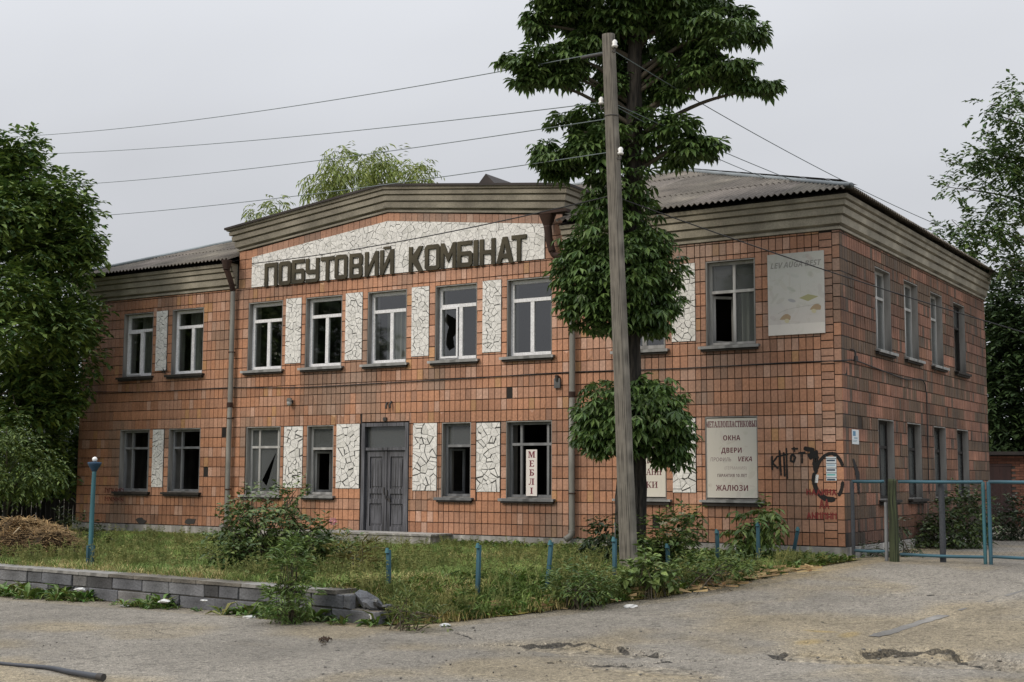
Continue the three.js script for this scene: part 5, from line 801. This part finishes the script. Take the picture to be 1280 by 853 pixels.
  for (let i = 0; i < 900; i++) { const x = -15 + 11.8 * R(), thick = fbm(x * 0.9 + 4, 2, 3), zf = 8.72 + (x + 12) * 0.06; if (R() > 0.9 * sstep(0.42, 0.66, thick) + 0.05) continue; const z = zf + 0.02 + (0.2 + 0.35 * thick) * R() ** 2; rosette(x, roadH(x, z), z, (0.07 + 0.2 * R() * R()) * (0.7 + thick)); }
  for (let i = 0; i < 2600; i++) { const z = 0.5 + 8.6 * R(), x = edgeX(z) - 0.02 - 1.7 * R() ** 1.4; if (x < -3.2 && z > lawnZ(x, z)) continue; if (R() > 0.25 + sstep(0.4, 0.6, fbm(x * 1.2, z * 1.2, 3))) continue; rosette(x, lawnH(x, z), z, 0.07 + 0.13 * R()); }
  for (let i = 0; i < 900; i++) { const x = -12 + 12 * R(), z = 0.15 + 0.7 * R(); if (x < -8.5 && x > -12.2) continue; rosette(x, lawnH(x, z), z, 0.06 + 0.1 * R()); }
  const wd = stuff(part('ground_weeds', mb.geo(), M.leaf)); wd.userData.label = 'low broad leaved weeds along the wall foot and road edge';
  // dead stalks lying at the road edge
  const sb = new MB(); for (let i = 0; i < 900; i++) { const z = 2.2 + 5.6 * R(), x = edgeX(z) - 0.5 + 1.0 * R() * R(); if (R() > 0.15 + 0.85 * sstep(3.8, 3.2, Math.abs(z - 3.4) * 2)) continue; const a = R() * 6.28, l = 0.15 + 0.3 * R(), y = Math.max(roadH(x, z), lawnH(x, z)) + 0.03 + 0.05 * R(), dx = Math.cos(a) * l, dz = Math.sin(a) * l, c = mix([0.22, 0.13, 0.06], [0.42, 0.32, 0.16], R()); sb.quad([x, y, z], [x + dx, y + 0.06 * R(), z + dz], [x + dx, y + 0.012, z + dz + 0.008], [x, y - 0.012, z + 0.008], c); }
  const ds = stuff(part('dead_stalks', sb.geo(), M.straw)); ds.userData.label = 'dead brown stalks lying along the road edge';
}

// ---------------------------------------------------------------- low stone wall
{
  const t = thing('stone_wall', 'low grey stone block wall with a pale coping and broken right end beside the road', 'wall', [-8, -0.75, 8.9]);
  const zf = (x) => 8.72 + (x + 12) * 0.06, R = rng(88), place = (m, x, y, z) => { m.position.set(x + 8, y + 0.75, z - 8.9); m.rotation.y = -0.06; };
  const L = -24;
  const core = part('wall_core', merge([box2(L, -3.9, -1.0, -0.385, -0.36, -0.03), box2(-3.9, -3.3, -1.0, -0.57, -0.36, -0.03)]), M.mortar, t); core.position.set(8, 0.75, 8.72 + 0.72 - 8.9 - 0.0); core.rotation.y = -0.06;
  core.position.set(8 + 0, 0.75, (8.72 + 12 * 0.06) - 8.9);
  const tones = []; for (let v = 0; v < 7; v++) { const m = M.rubble.clone(); const k = v === 3 ? 0.5 : 0.85 + 0.5 * R(), w = R(); m.vertexColors = false; m.color.setRGB(...mix([0.29, 0.30, 0.325], [0.37, 0.345, 0.30], w * w).map((q) => q * k)); tones.push(m); }
  const block = (x0, x1, y0, y1, prot) => { const w = x1 - x0, h = y1 - y0, mb = new MB(), j = () => (R() - 0.5) * 0.014, z1 = prot, e = 0.012; const o = [[x0 + j(), y0 + j()], [x1 + j(), y0 + j()], [x1 + j(), y1 + j()], [x0 + j(), y1 + j()]], cx = (x0 + x1) / 2, cy = (y0 + y1) / 2, B = o.map(([x, y]) => [x - cx, y - cy, -0.1]), F1 = o.map(([x, y]) => [x - cx, y - cy, z1 - e]), F2 = o.map(([x, y]) => [(x - cx) * (1 - 2 * e / w), (y - cy) * (1 - 2 * e / h), z1 + (R() - 0.5) * 0.012]); for (let i = 0; i < 4; i++) { const n = (i + 1) % 4; mb.quad(B[i], B[n], F1[n], F1[i]); mb.quad(F1[i], F1[n], F2[n], F2[i]); } mb.quad(F2[0], F2[1], F2[2], F2[3]); const m = part('stone_block', mb.geo(), tones[Math.floor(R() * 7)], t); place(m, cx, cy, zf(cx)); };
  for (const [y0, y1, xe] of [[-0.97, -0.77, -3.3], [-0.765, -0.575, -3.28], [-0.57, -0.385, -3.82]]) for (let x = L; x < xe - 0.05;) { const w = Math.min(xe - x, 0.24 + 0.62 * R()); block(x + 0.006, x + w - 0.006, y0 + 0.004, y1 - 0.004, 0.0 + 0.02 * R()); x += w; }
  for (let x = L; x < -4.15;) { const w = Math.min(-4.05 - x, 0.5 + 0.5 * R()); const m = part('coping_slab', box(w - 0.012, 0.045 + 0.012 * R(), 0.44), [M.concrete, M.mortar][R() < 0.3 ? 1 : 0], t); place(m, x + w / 2, -0.358, zf(x + w / 2) - 0.19); m.rotation.z = (R() - 0.5) * 0.012; x += w; }
  for (let i = 0; i < 6; i++) { const r = 0.04 + 0.09 * R(), g = new THREE.DodecahedronGeometry(r, 0); g.scale(1.5 + R(), 0.6, 1.1); const m = part('rubble_stone', uvBox(g), tones[i % 7], t); const x = -3.8 + 0.5 * R(); place(m, x, -0.54 + 0.09 * R() * (x < -3.7 ? 1.5 : 0.4), zf(x) - 0.05 - 0.22 * R()); m.rotation.set(R(), R() * 6, R()); }
  const mk = part('painted_mark', merge([box(0.022, 0.11, 0.004), box(0.05, 0.02, 0.004, 0, -0.05, 0), box(0.03, 0.02, 0.004, -0.02, 0.045, 0)]), M.paper, t); place(mk, -3.42, -0.66, zf(-3.42) + 0.034);
}

// ---------------------------------------------------------------- blue stakes and garden lamp
{
  const S = [[486, 740, 688, 0.02, 'blue stake by the broken end of the stone wall, leftmost of the row'], [597, 752, 682, -0.03, 'blue stake standing alone in the grass at the road corner'], [684, 742, 678, -0.1, 'leaning blue stake left of the wooden pole'], [769, 736, 674, 0.0, 'blue stake with a wire tip just left of the wooden pole'], [836, 716, 682, 0.02, 'short blue stake among weeds beside the pale flowered bush'], [898, 706, 664, 0.01, 'blue stake below the beige window sign'], [949, 706, 655, 0.0, 'blue stake beside the drooping sapling'], [991, 700, 660, -0.22, 'blue stake tilted left near the building corner']];
  for (const [px, yb, yt, tilt, label] of S) {
    let lo = 10, hi = 40; for (let i = 0; i < 50; i++) { const m = (lo + hi) / 2, p = at(px, yb, m); if (p.y > Math.max(lawnH(p.x, Math.max(0.15, p.z)), -2)) lo = m; else hi = m; }
    const p = at(px, yb, lo); if (p.z < 0.35) { p.copy(at(px, yb, lo - 1.2)); p.y = lawnH(p.x, p.z); }
    const d = p.clone().sub(camera.position).dot(camera.getWorldDirection(V(0, 0, 0))), h = (yb - yt) / FOCAL * d;
    const t = thing('blue_stake', label, 'stake', vec(p), 'blue stakes along the lawn edge'); t.rotation.z = -tilt * -1;
    part('post', merge([box2(-0.045, 0.005, -0.25, h, -0.004, 0.004), box2(0.0005, 0.007, -0.25, h - 0.004, -0.045, 0.0035)]), M.blue, t);
    part('post_head', merge([uvBox(new THREE.CylinderGeometry(0.02, 0.035, 0.07, 8).translate(-0.02, h - 0.01, 0.012))]), M.teal, t);
    if (px === 769) part('wire_tip', limb([[0, h, 0], [0.0, h + 0.12, 0], [-0.01, h + 0.24, 0]], 0.005, 0.004, 5), M.oldWhite, t);
  }
  const t = thing('garden_lamp', 'slim turquoise lamp post with a cone head and white bulb on the lawn', 'lamp', [-10.46, -0.38, 8.03]);
  part('post', limb([[0, 0, 0], [0, 0.6, 0], [0.005, 1.2, 0], [0.02, 1.68, 0]], 0.043, 0.036, 10), M.teal, t);
  part('base_sleeve', merge([box2(-0.075, 0.075, -0.2, 0.40, -0.02, 0.02), box2(-0.02, 0.02, -0.2, 0.41, 0.021, 0.075), box2(-0.02, 0.02, -0.2, 0.405, -0.075, -0.021)]), M.blue, t);
  part('lamp_head', uvBox(new THREE.LatheGeometry([[0.04, 0], [0.10, 0.10], [0.115, 0.13], [0.115, 0.155], [0.02, 0.165]].map(([x, y]) => new THREE.Vector2(x, y)), 16).translate(0.02, 1.66, 0)), std([0.015, 0.045, 0.085], 0.85), t);
  part('bulb', uvBox(new THREE.SphereGeometry(0.045, 12, 8).translate(0.02, 1.865, 0)), M.porcelain, t);
  part('bulb_socket', uvBox(new THREE.CylinderGeometry(0.03, 0.03, 0.04, 10).translate(0.02, 1.83, 0)), M.iron, t);
}

// ---------------------------------------------------------------- utility pole and wires
const poleB = at(787.5, 705, 21), poleT = at(760.5, 43, 21); poleB.y = lawnH(poleB.x, poleB.z) - 0.3;
const poleAt = (y) => poleB.clone().lerp(poleT, (y - poleB.y) / (poleT.y - poleB.y));
const onPole = (px, py) => poleAt(at(px, py, 21).y);
{
  const t = thing('utility_pole', 'tall weathered wooden utility pole leaning left in front of the chestnut tree', 'utility pole', vec(poleB));
  part('pole', limb([V(0, 0, 0), poleT.clone().sub(poleB).multiplyScalar(0.3), poleT.clone().sub(poleB).multiplyScalar(0.65), poleT.clone().sub(poleB)], 0.148, 0.103, 20, 0.05, 2, 0.8), M.pole, t);
  const ins = (px, py, dx) => { const p = onPole(px, py).sub(poleB), g = new THREE.Group(); g.name = 'insulator'; g.position.copy(p).add(V(dx, 0, 0.05)); t.add(g); part('porcelain_cup', uvBox(new THREE.LatheGeometry([[0, 0], [0.045, 0], [0.05, 0.03], [0.035, 0.05], [0.045, 0.09], [0.02, 0.12], [0, 0.12]].map(([x, y]) => new THREE.Vector2(x, y)), 12)), M.porcelain, g); part('hook', limb([[-dx * 0.6, -0.03, 0], [0, -0.08, 0], [0, 0.02, 0]], 0.012, 0.012, 6), M.iron, g); };
  ins(772, 196, 0.16); ins(755, 130, -0.15); ins(768, 62, 0.13);
  part('bracket_arm', limb([onPole(757, 66).sub(poleB), onPole(757, 66).sub(poleB).add(V(-0.25, 0.0, 0)), onPole(757, 66).sub(poleB).add(V(-0.48, -0.02, 0.05))], 0.03, 0.025, 6), M.iron, t);
  { const p = onPole(764, 146).sub(poleB); part('wire_band', limb([p.clone().add(V(0, -0.006, 0)), p, p.clone().add(V(0, 0.006, 0))], 0.118, 0.118, 16), M.iron, t); }
}
function wire(label, a, b, sag, r = 0.0105, mat = M.wire, group) { const P = []; for (let i = 0; i <= 14; i++) { const t = i / 14, p = a.clone().lerp(b, t); p.y -= sag * 4 * t * (1 - t); P.push(p); } return tag(part('overhead_wire', tube(P, r, 5), mat), label, 'wire', group); }
wire('topmost overhead wire running left from the pole head to the tree', onPole(752, 64), at(-60, 173, 46), 0.35, 0.0085);
wire('second overhead wire from the top, running left below the pole head', onPole(755, 127), at(-60, 194, 46), 0.25, 0.008);
wire('third overhead wire from the top, running left over the gable', onPole(758, 148), at(-60, 236, 46), 0.3, 0.008);
wire('lowest of the four overhead wires running left, passing behind the tree', onPole(770, 190), at(-80, 278, 46), 0.3, 0.008);
wire('overhead wire sloping from the pole head to the far right', onPole(770, 60), at(1420, 352, 42), 0.75, 0.008);
wire('upper of two wires running right from mid pole over the roof', onPole(768, 128), at(1330, 330, 40), 0.35, 0.0075);
wire('lower of two wires running right from mid pole towards the roof hip', onPole(768, 130), at(1075, 251, 34), 0.3, 0.0075);
wire('black service cable rising from the gable corner to the pole', V(-14.55, 6.34, 0.04), onPole(765, 244), 0.12, 0.011, M.cable);
wire('black service cable descending right from the pole past the side wall', onPole(767, 246), at(1400, 450, 24), 0.1, 0.010, M.cable);

// ---------------------------------------------------------------- blue gate
{
  const X = (px) => { const a = at(px, 640, 10).sub(camera.position), k = (0.12 - camera.position.z) / a.z; return camera.position.x + a.x * k; }, Y = (px, py) => { const a = at(px, py, 10).sub(camera.position), k = (0.12 - camera.position.z) / a.z; return camera.position.y + a.y * k; }, Z = 0.12;
  const rail = (p, a, b, r) => limb([p(a), [0, 1, 2].map((i) => (p(a)[i] + p(b)[i]) / 2), p(b)], r, r, 8);
  const meshPanel = (x0, x1, y0, y1) => { const mb = [], s = 0.09; for (let c = x0 - (y1 - y0); c < x1; c += s) for (const k of [1, -1]) { let xa = Math.max(x0, c), xb = Math.min(x1, c + (y1 - y0)); if (xb - xa < 0.02) continue; const f = (x) => (k > 0 ? y0 + (x - c) : y1 - (x - c)); mb.push(new THREE.CylinderGeometry(0.0009, 0.0009, Math.hypot(xb - xa, xb - xa), 3).rotateZ(k > 0 ? -Math.PI / 4 : Math.PI / 4).translate((xa + xb) / 2, (f(xa) + f(xb)) / 2, k * 0.002)); } return merge(mb.map(uvBox)); };
  const fenceBay = (name, label, cat, x0, x1, yb, yt, posts, mesh) => { const t = thing(name, label, cat, [x0, yb, Z]); part('top_rail', limb([[0, yt - yb, 0], [(x1 - x0) / 2, yt - yb - 0.004, 0], [x1 - x0, yt - yb, 0]], 0.028, 0.028, 8), M.blue, t); part('bottom_rail', limb([[0, 0.06, 0], [(x1 - x0) / 2, 0.05, 0], [x1 - x0, 0.06, 0]], 0.026, 0.026, 8), M.blue, t); for (const [x, m, r, y] of posts) part('post', limb([[x - x0, -0.12, 0], [x - x0, (yt - yb) / 2, 0], [x - x0, y ?? yt - yb, 0]], r, r, 8), m, t); if (mesh) stuff(part('wire_mesh', meshPanel(0.03, x1 - x0 - 0.03, 0.08, yt - yb - 0.03), M.iron, t)); return t; };
  const yt = Y(1065, 602), x0 = X(1066), x1 = X(1106);
  fenceBay('fence_bay', 'narrow blue pipe fence bay between the building corner and the mossy post', 'fence', x0, x1, Y(1085, 693), yt, [[x0, M.greyPost, 0.035]], true);
  const gp = thing('gate_post', 'thick mossy wooden post carrying the blue gate', 'post', [X(1117), Y(1117, 697), Z + 0.02]); part('post', limb([[0, -0.3, 0], [0.005, 0.6, 0], [-0.01, 1.05, 0], [0, Y(1117, 599) - Y(1117, 697), 0]], 0.088, 0.075, 12, 0.1, 6), M.greenPost, gp); part('brace', limb([[-0.14, -0.1, -0.02], [-0.135, 0.4, -0.02], [-0.13, 0.95, -0.02]], 0.035, 0.03, 6), M.oldGrey, gp);
  const gx0 = X(1124), gx1 = X(1230), hx0 = X(1237), hx1 = X(1345);
  fenceBay('gate_leaf', 'left blue pipe gate leaf filled with wire mesh beside the mossy post', 'gate', gx0, gx1, Y(1170, 699), yt, [[gx1, M.teal, 0.03]], true);
  fenceBay('gate_leaf', 'right blue pipe gate leaf running out of the frame', 'gate', hx0, hx1, Y(1280, 702), yt + 0.005, [[hx0, M.blue, 0.032], [hx1, M.blue, 0.032]], true);
  const pp = thing('gate_prop', 'grey upright prop standing behind the left gate leaf', 'post', [X(1175), Y(1175, 700), Z - 0.12]); part('post', limb([[0, -0.2, 0], [0.005, 0.6, 0], [0, 1.32, 0]], 0.055, 0.05, 8, 0.05, 2), M.greyPost, pp); part('post_cap', uvBox(new THREE.CylinderGeometry(0.055, 0.06, 0.03, 10).translate(0, 1.325, 0)), M.greyPost, pp);
}

// ---------------------------------------------------------------- brick wall with metal door beyond the yard, plank fence at the left
{
  const p = at(1233, 640, 40), t = thing('brick_outbuilding', 'low red brick outbuilding with a rusty brown door beyond the gate', 'shed', [p.x, -0.2, p.z]); t.rotation.y = 0.25;
  part('wall', box2(0, 4.2, -0.3, 2.15, -0.6, -0.02), std([0.12, 0.105, 0.09], 0.95, { map: T.grime }), t);
  const mb = new MB(), R = rng(44); for (let r = 0; r < 28; r++) for (let c = 0; c < 17; c++) { const x0 = 0.02 + c * 0.245 + (r % 2) * 0.12, y0 = -0.05 + r * 0.078, x1 = Math.min(4.19, x0 + 0.232); if (x1 - x0 < 0.05 || (x0 < 0.75 && x1 > 0.05 && y0 < 1.85)) continue; const v = 0.6 + 0.7 * R(), col = [0.20 * v, 0.085 * v, 0.055 * v], z = 0.004 * R(); mb.quad([x0, y0, z], [x1, y0, z], [x1, y0 + 0.066, z], [x0, y0 + 0.066, z], col); mb.quad([x0, y0 + 0.066, z], [x1, y0 + 0.066, z], [x1, y0 + 0.066, -0.021], [x0, y0 + 0.066, -0.021], col); mb.quad([x0, y0, z], [x0, y0 + 0.066, z], [x0, y0 + 0.066, -0.021], [x0, y0, -0.021], col); }
  stuff(part('bricks', mb.geo(), std([1, 1, 1], 0.95, { vertexColors: true, map: T.fine }), t));
  part('door', merge([box2(0.08, 0.42, 0.0, 1.82, -0.019, 0.03), box2(0.425, 0.74, 0.0, 1.82, -0.019, 0.03), box2(0.05, 0.78, 1.82, 1.88, -0.019, 0.045)]), std([0.085, 0.035, 0.03], 0.7, { map: T.streak }), t);
  part('roof', merge([box2(-0.3, 4.4, 2.16, 2.26, -0.9, 0.3)]), M.darkSheet, t);
}
{
  const a = at(-90, 640, 33.5), b = at(97, 640, 36.5), L = Math.hypot(b.x - a.x, b.z - a.z), t = thing('plank_fence', 'dark weathered vertical plank fence behind the hay pile', 'fence', [a.x, -0.45, a.z]), R = rng(19); t.rotation.y = -Math.atan2(b.z - a.z, b.x - a.x);
  const ms = [0, 1, 2, 3].map((i) => { const m = M.fence.clone(); m.color.multiplyScalar(0.7 + 0.35 * i); return m; });
  for (let x = 0; x < L; x += 0.135) { const h = 1.32 + 0.1 * (R() - 0.5), m = part('plank', box(0.12, h, 0.022), ms[x > L - 1.0 ? 3 : Math.floor(R() * 3)], t); m.position.set(x, h / 2, 0.01 * R()); m.rotation.z = (R() - 0.5) * 0.03; }
  for (const y of [0.35, 1.05]) part('rail', box(L, 0.07, 0.04, L / 2, y, -0.035), M.fence, t);
}

// ---------------------------------------------------------------- hay pile, litter and bits on the road
{
  const c = lawnAt(30, 690, 25), t = thing('hay_pile', 'heap of brown cut hay on the lawn at the left edge', 'hay pile', vec(c));
  const g = new THREE.SphereGeometry(1, 48, 24, 0, 6.2832, 0, Math.PI / 2), p = g.attributes.position; for (let i = 0; i < p.count; i++) { const x = p.getX(i), y = p.getY(i), z = p.getZ(i), k = 0.8 + 0.5 * (fbm(x * 3 + 9, z * 3 + y * 2, 4) - 0.3); p.setXYZ(i, x * 1.5 * k, Math.pow(y, 1.4) * 0.82 * k - 0.05, z * 1.0 * k); } g.computeVertexNormals();
  part('mound', uvBox(g), std([0.13, 0.085, 0.04], 0.98, { map: T.bark, bumpMap: T.bump, bumpScale: 0.05 }), t);
  const mb = new MB(), R = rng(66); for (let i = 0; i < 9000; i++) { const a = R() * 6.28, r = Math.sqrt(R()), x = Math.cos(a) * r, z = Math.sin(a) * r, y = Math.sqrt(Math.max(0, 1 - r * r)), k = 0.8 + 0.5 * (fbm(x * 3 + 9, z * 3 + y * 2, 4) - 0.3), q = V(x * 1.52 * k, Math.pow(y, 1.4) * 0.83 * k - 0.035, z * 1.02 * k), d = randDir(R); d.y *= 0.18; d.y -= 0.25 * (1 - y) * 0.3; d.normalize(); const l = 0.07 + 0.15 * R(), e = q.clone().addScaledVector(d, l), s = d.clone().cross(V(0, 1, 0.2)).normalize().multiplyScalar(0.006), band = fbm(x * 2 + 1, y * 9, 3), col = mix([0.13, 0.075, 0.03], [0.40, 0.27, 0.12], Math.min(1, R() * 0.8 + 0.6 * (band - 0.3))); mb.quad(vec(q.clone().sub(s)), vec(q.clone().add(s)), vec(e.clone().add(s)), vec(e.clone().sub(s)), col); }
  stuff(part('straw', mb.geo(), M.straw, t));
  const st = part('branch', limb([[0.25, 0.42, 0.5], [0.4, 0.5, 0.55], [0.5, 0.62, 0.5]], 0.025, 0.012, 6), std([0.4, 0.33, 0.22], 0.9), t);
}
{
  const R = rng(91);
  for (const [px, py, s, label] of [[100, 737, 0.07, 'white scrap of litter at the wall foot near the left edge'], [205, 752, 0.09, 'white litter scrap at the wall foot, second from the left'], [157, 757, 0.07, 'pale grey flat scrap lying on the road below the wall'], [255, 751, 0.05, 'white scrap at the wall foot beside tall leafy weeds'], [312, 772, 0.08, 'white scrap lying in front of the wall left of the feathery weed'], [557, 782, 0.07, 'white scrap on the dirt right of the wall end'], [808, 728, 0.085, 'crumpled white plastic scrap in the weeds below the pole'], [788, 758, 0.075, 'flat pale scrap on the road edge']]) {
    let lo = 8, hi = 40; for (let i = 0; i < 50; i++) { const m = (lo + hi) / 2, p = at(px, py, m); const h = p.z < 9.3 && p.x < edgeX(p.z) ? lawnH(p.x, p.z) + 0.03 : roadH(p.x, p.z) + 0.012; if (p.y > h) lo = m; else hi = m; }
    const g = new THREE.IcosahedronGeometry(s, 1), q = g.attributes.position; for (let i = 0; i < q.count; i++) { const k = 0.7 + 0.6 * hash(Math.round(q.getX(i) * 999), Math.round(q.getY(i) * 999) + Math.round(q.getZ(i) * 777)); q.setXYZ(i, q.getX(i) * k * 1.2, q.getY(i) * k * 0.35, q.getZ(i) * k); } g.computeVertexNormals();
    const m = part('litter', uvBox(g), M.paper); m.position.copy(at(px, py, lo)); m.rotation.y = R() * 6; tag(m, label, 'litter');
  }
  const d = at(405, 803, 10), k = (-0.75 - camera.position.y) / (d.y - camera.position.y), p = camera.position.clone().lerp(d, k);
  const tw = thing('dry_twig', 'dark curled dead twig lying on the road in front of the wall', 'twig', [p.x, -0.745, p.z]);
  part('stem', limb([[-0.02, 0.01, 0], [0.06, 0.015, 0.12], [0.2, 0.012, 0.2], [0.26, 0.01, 0.36]], 0.008, 0.005, 6), M.twig, tw);
  { const mb = new MB(), q = rng(3); for (let i = 0; i < 14; i++) { const a = q() * 6.28; leaf4(mb, V(0.0 + 0.08 * q(), 0.015, 0.06 * q()), V(Math.cos(a), 0.2 + 0.9 * q(), Math.sin(a)).normalize(), V(0.3, 1, 0.2).normalize(), 0.08 + 0.06 * q(), 0.04, [0.05, 0.03, 0.018], 0.6); } part('dead_leaf', mb.geo(), M.straw, tw); }
  const hz = thing('rubber_hose', 'dark flattened hose end lying on the road at the lower left', 'hose', [-3.4, -0.745, 14.4]);
  part('hose', limb([[-1.9, 0.015, -0.25], [-0.85, 0.015, -0.02], [-0.15, 0.02, -0.07], [0.35, 0.03, 0.05], [0.85, 0.035, 0.13]], 0.014, 0.032, 8), std([0.035, 0.04, 0.05], 0.5), hz); part('hose_end', uvBox(new THREE.CylinderGeometry(0.036, 0.036, 0.08, 10).rotateZ(1.55).translate(0.88, 0.038, 0.135)), M.iron, hz);
}
// loose stones and crumbs on the road
{
  const R = rng(17), mb = []; for (let i = 0; i < 620; i++) { const x = -7 + 12 * R(), z = 7.5 + 7.5 * R(); const near = HOLES.some(([hx, hz, rx, rz]) => Math.hypot((x - hx) / rx, (z - hz) / rz) < 1.1); if (!near && R() > 0.35) continue; if (x < edgeX(z)+0.1 && z < 9.5) continue; const s = (near ? 0.012 : 0.007) + 0.016 * R() * R(), g = new THREE.TetrahedronGeometry(s, 1).scale(1.3, 0.7, 1).rotateY(R() * 6).translate(x, roadH(x, z) + s * 0.3 - (near ? 0.02 : 0), z); mb.push(uvBox(g)); }
  const m = stuff(part('loose_gravel', merge(mb), std([0.24, 0.225, 0.2], 0.95, { map: T.grime }))); m.userData.label = 'loose gravel crumbs scattered over the worn road';
}
renderer.render(scene, camera);
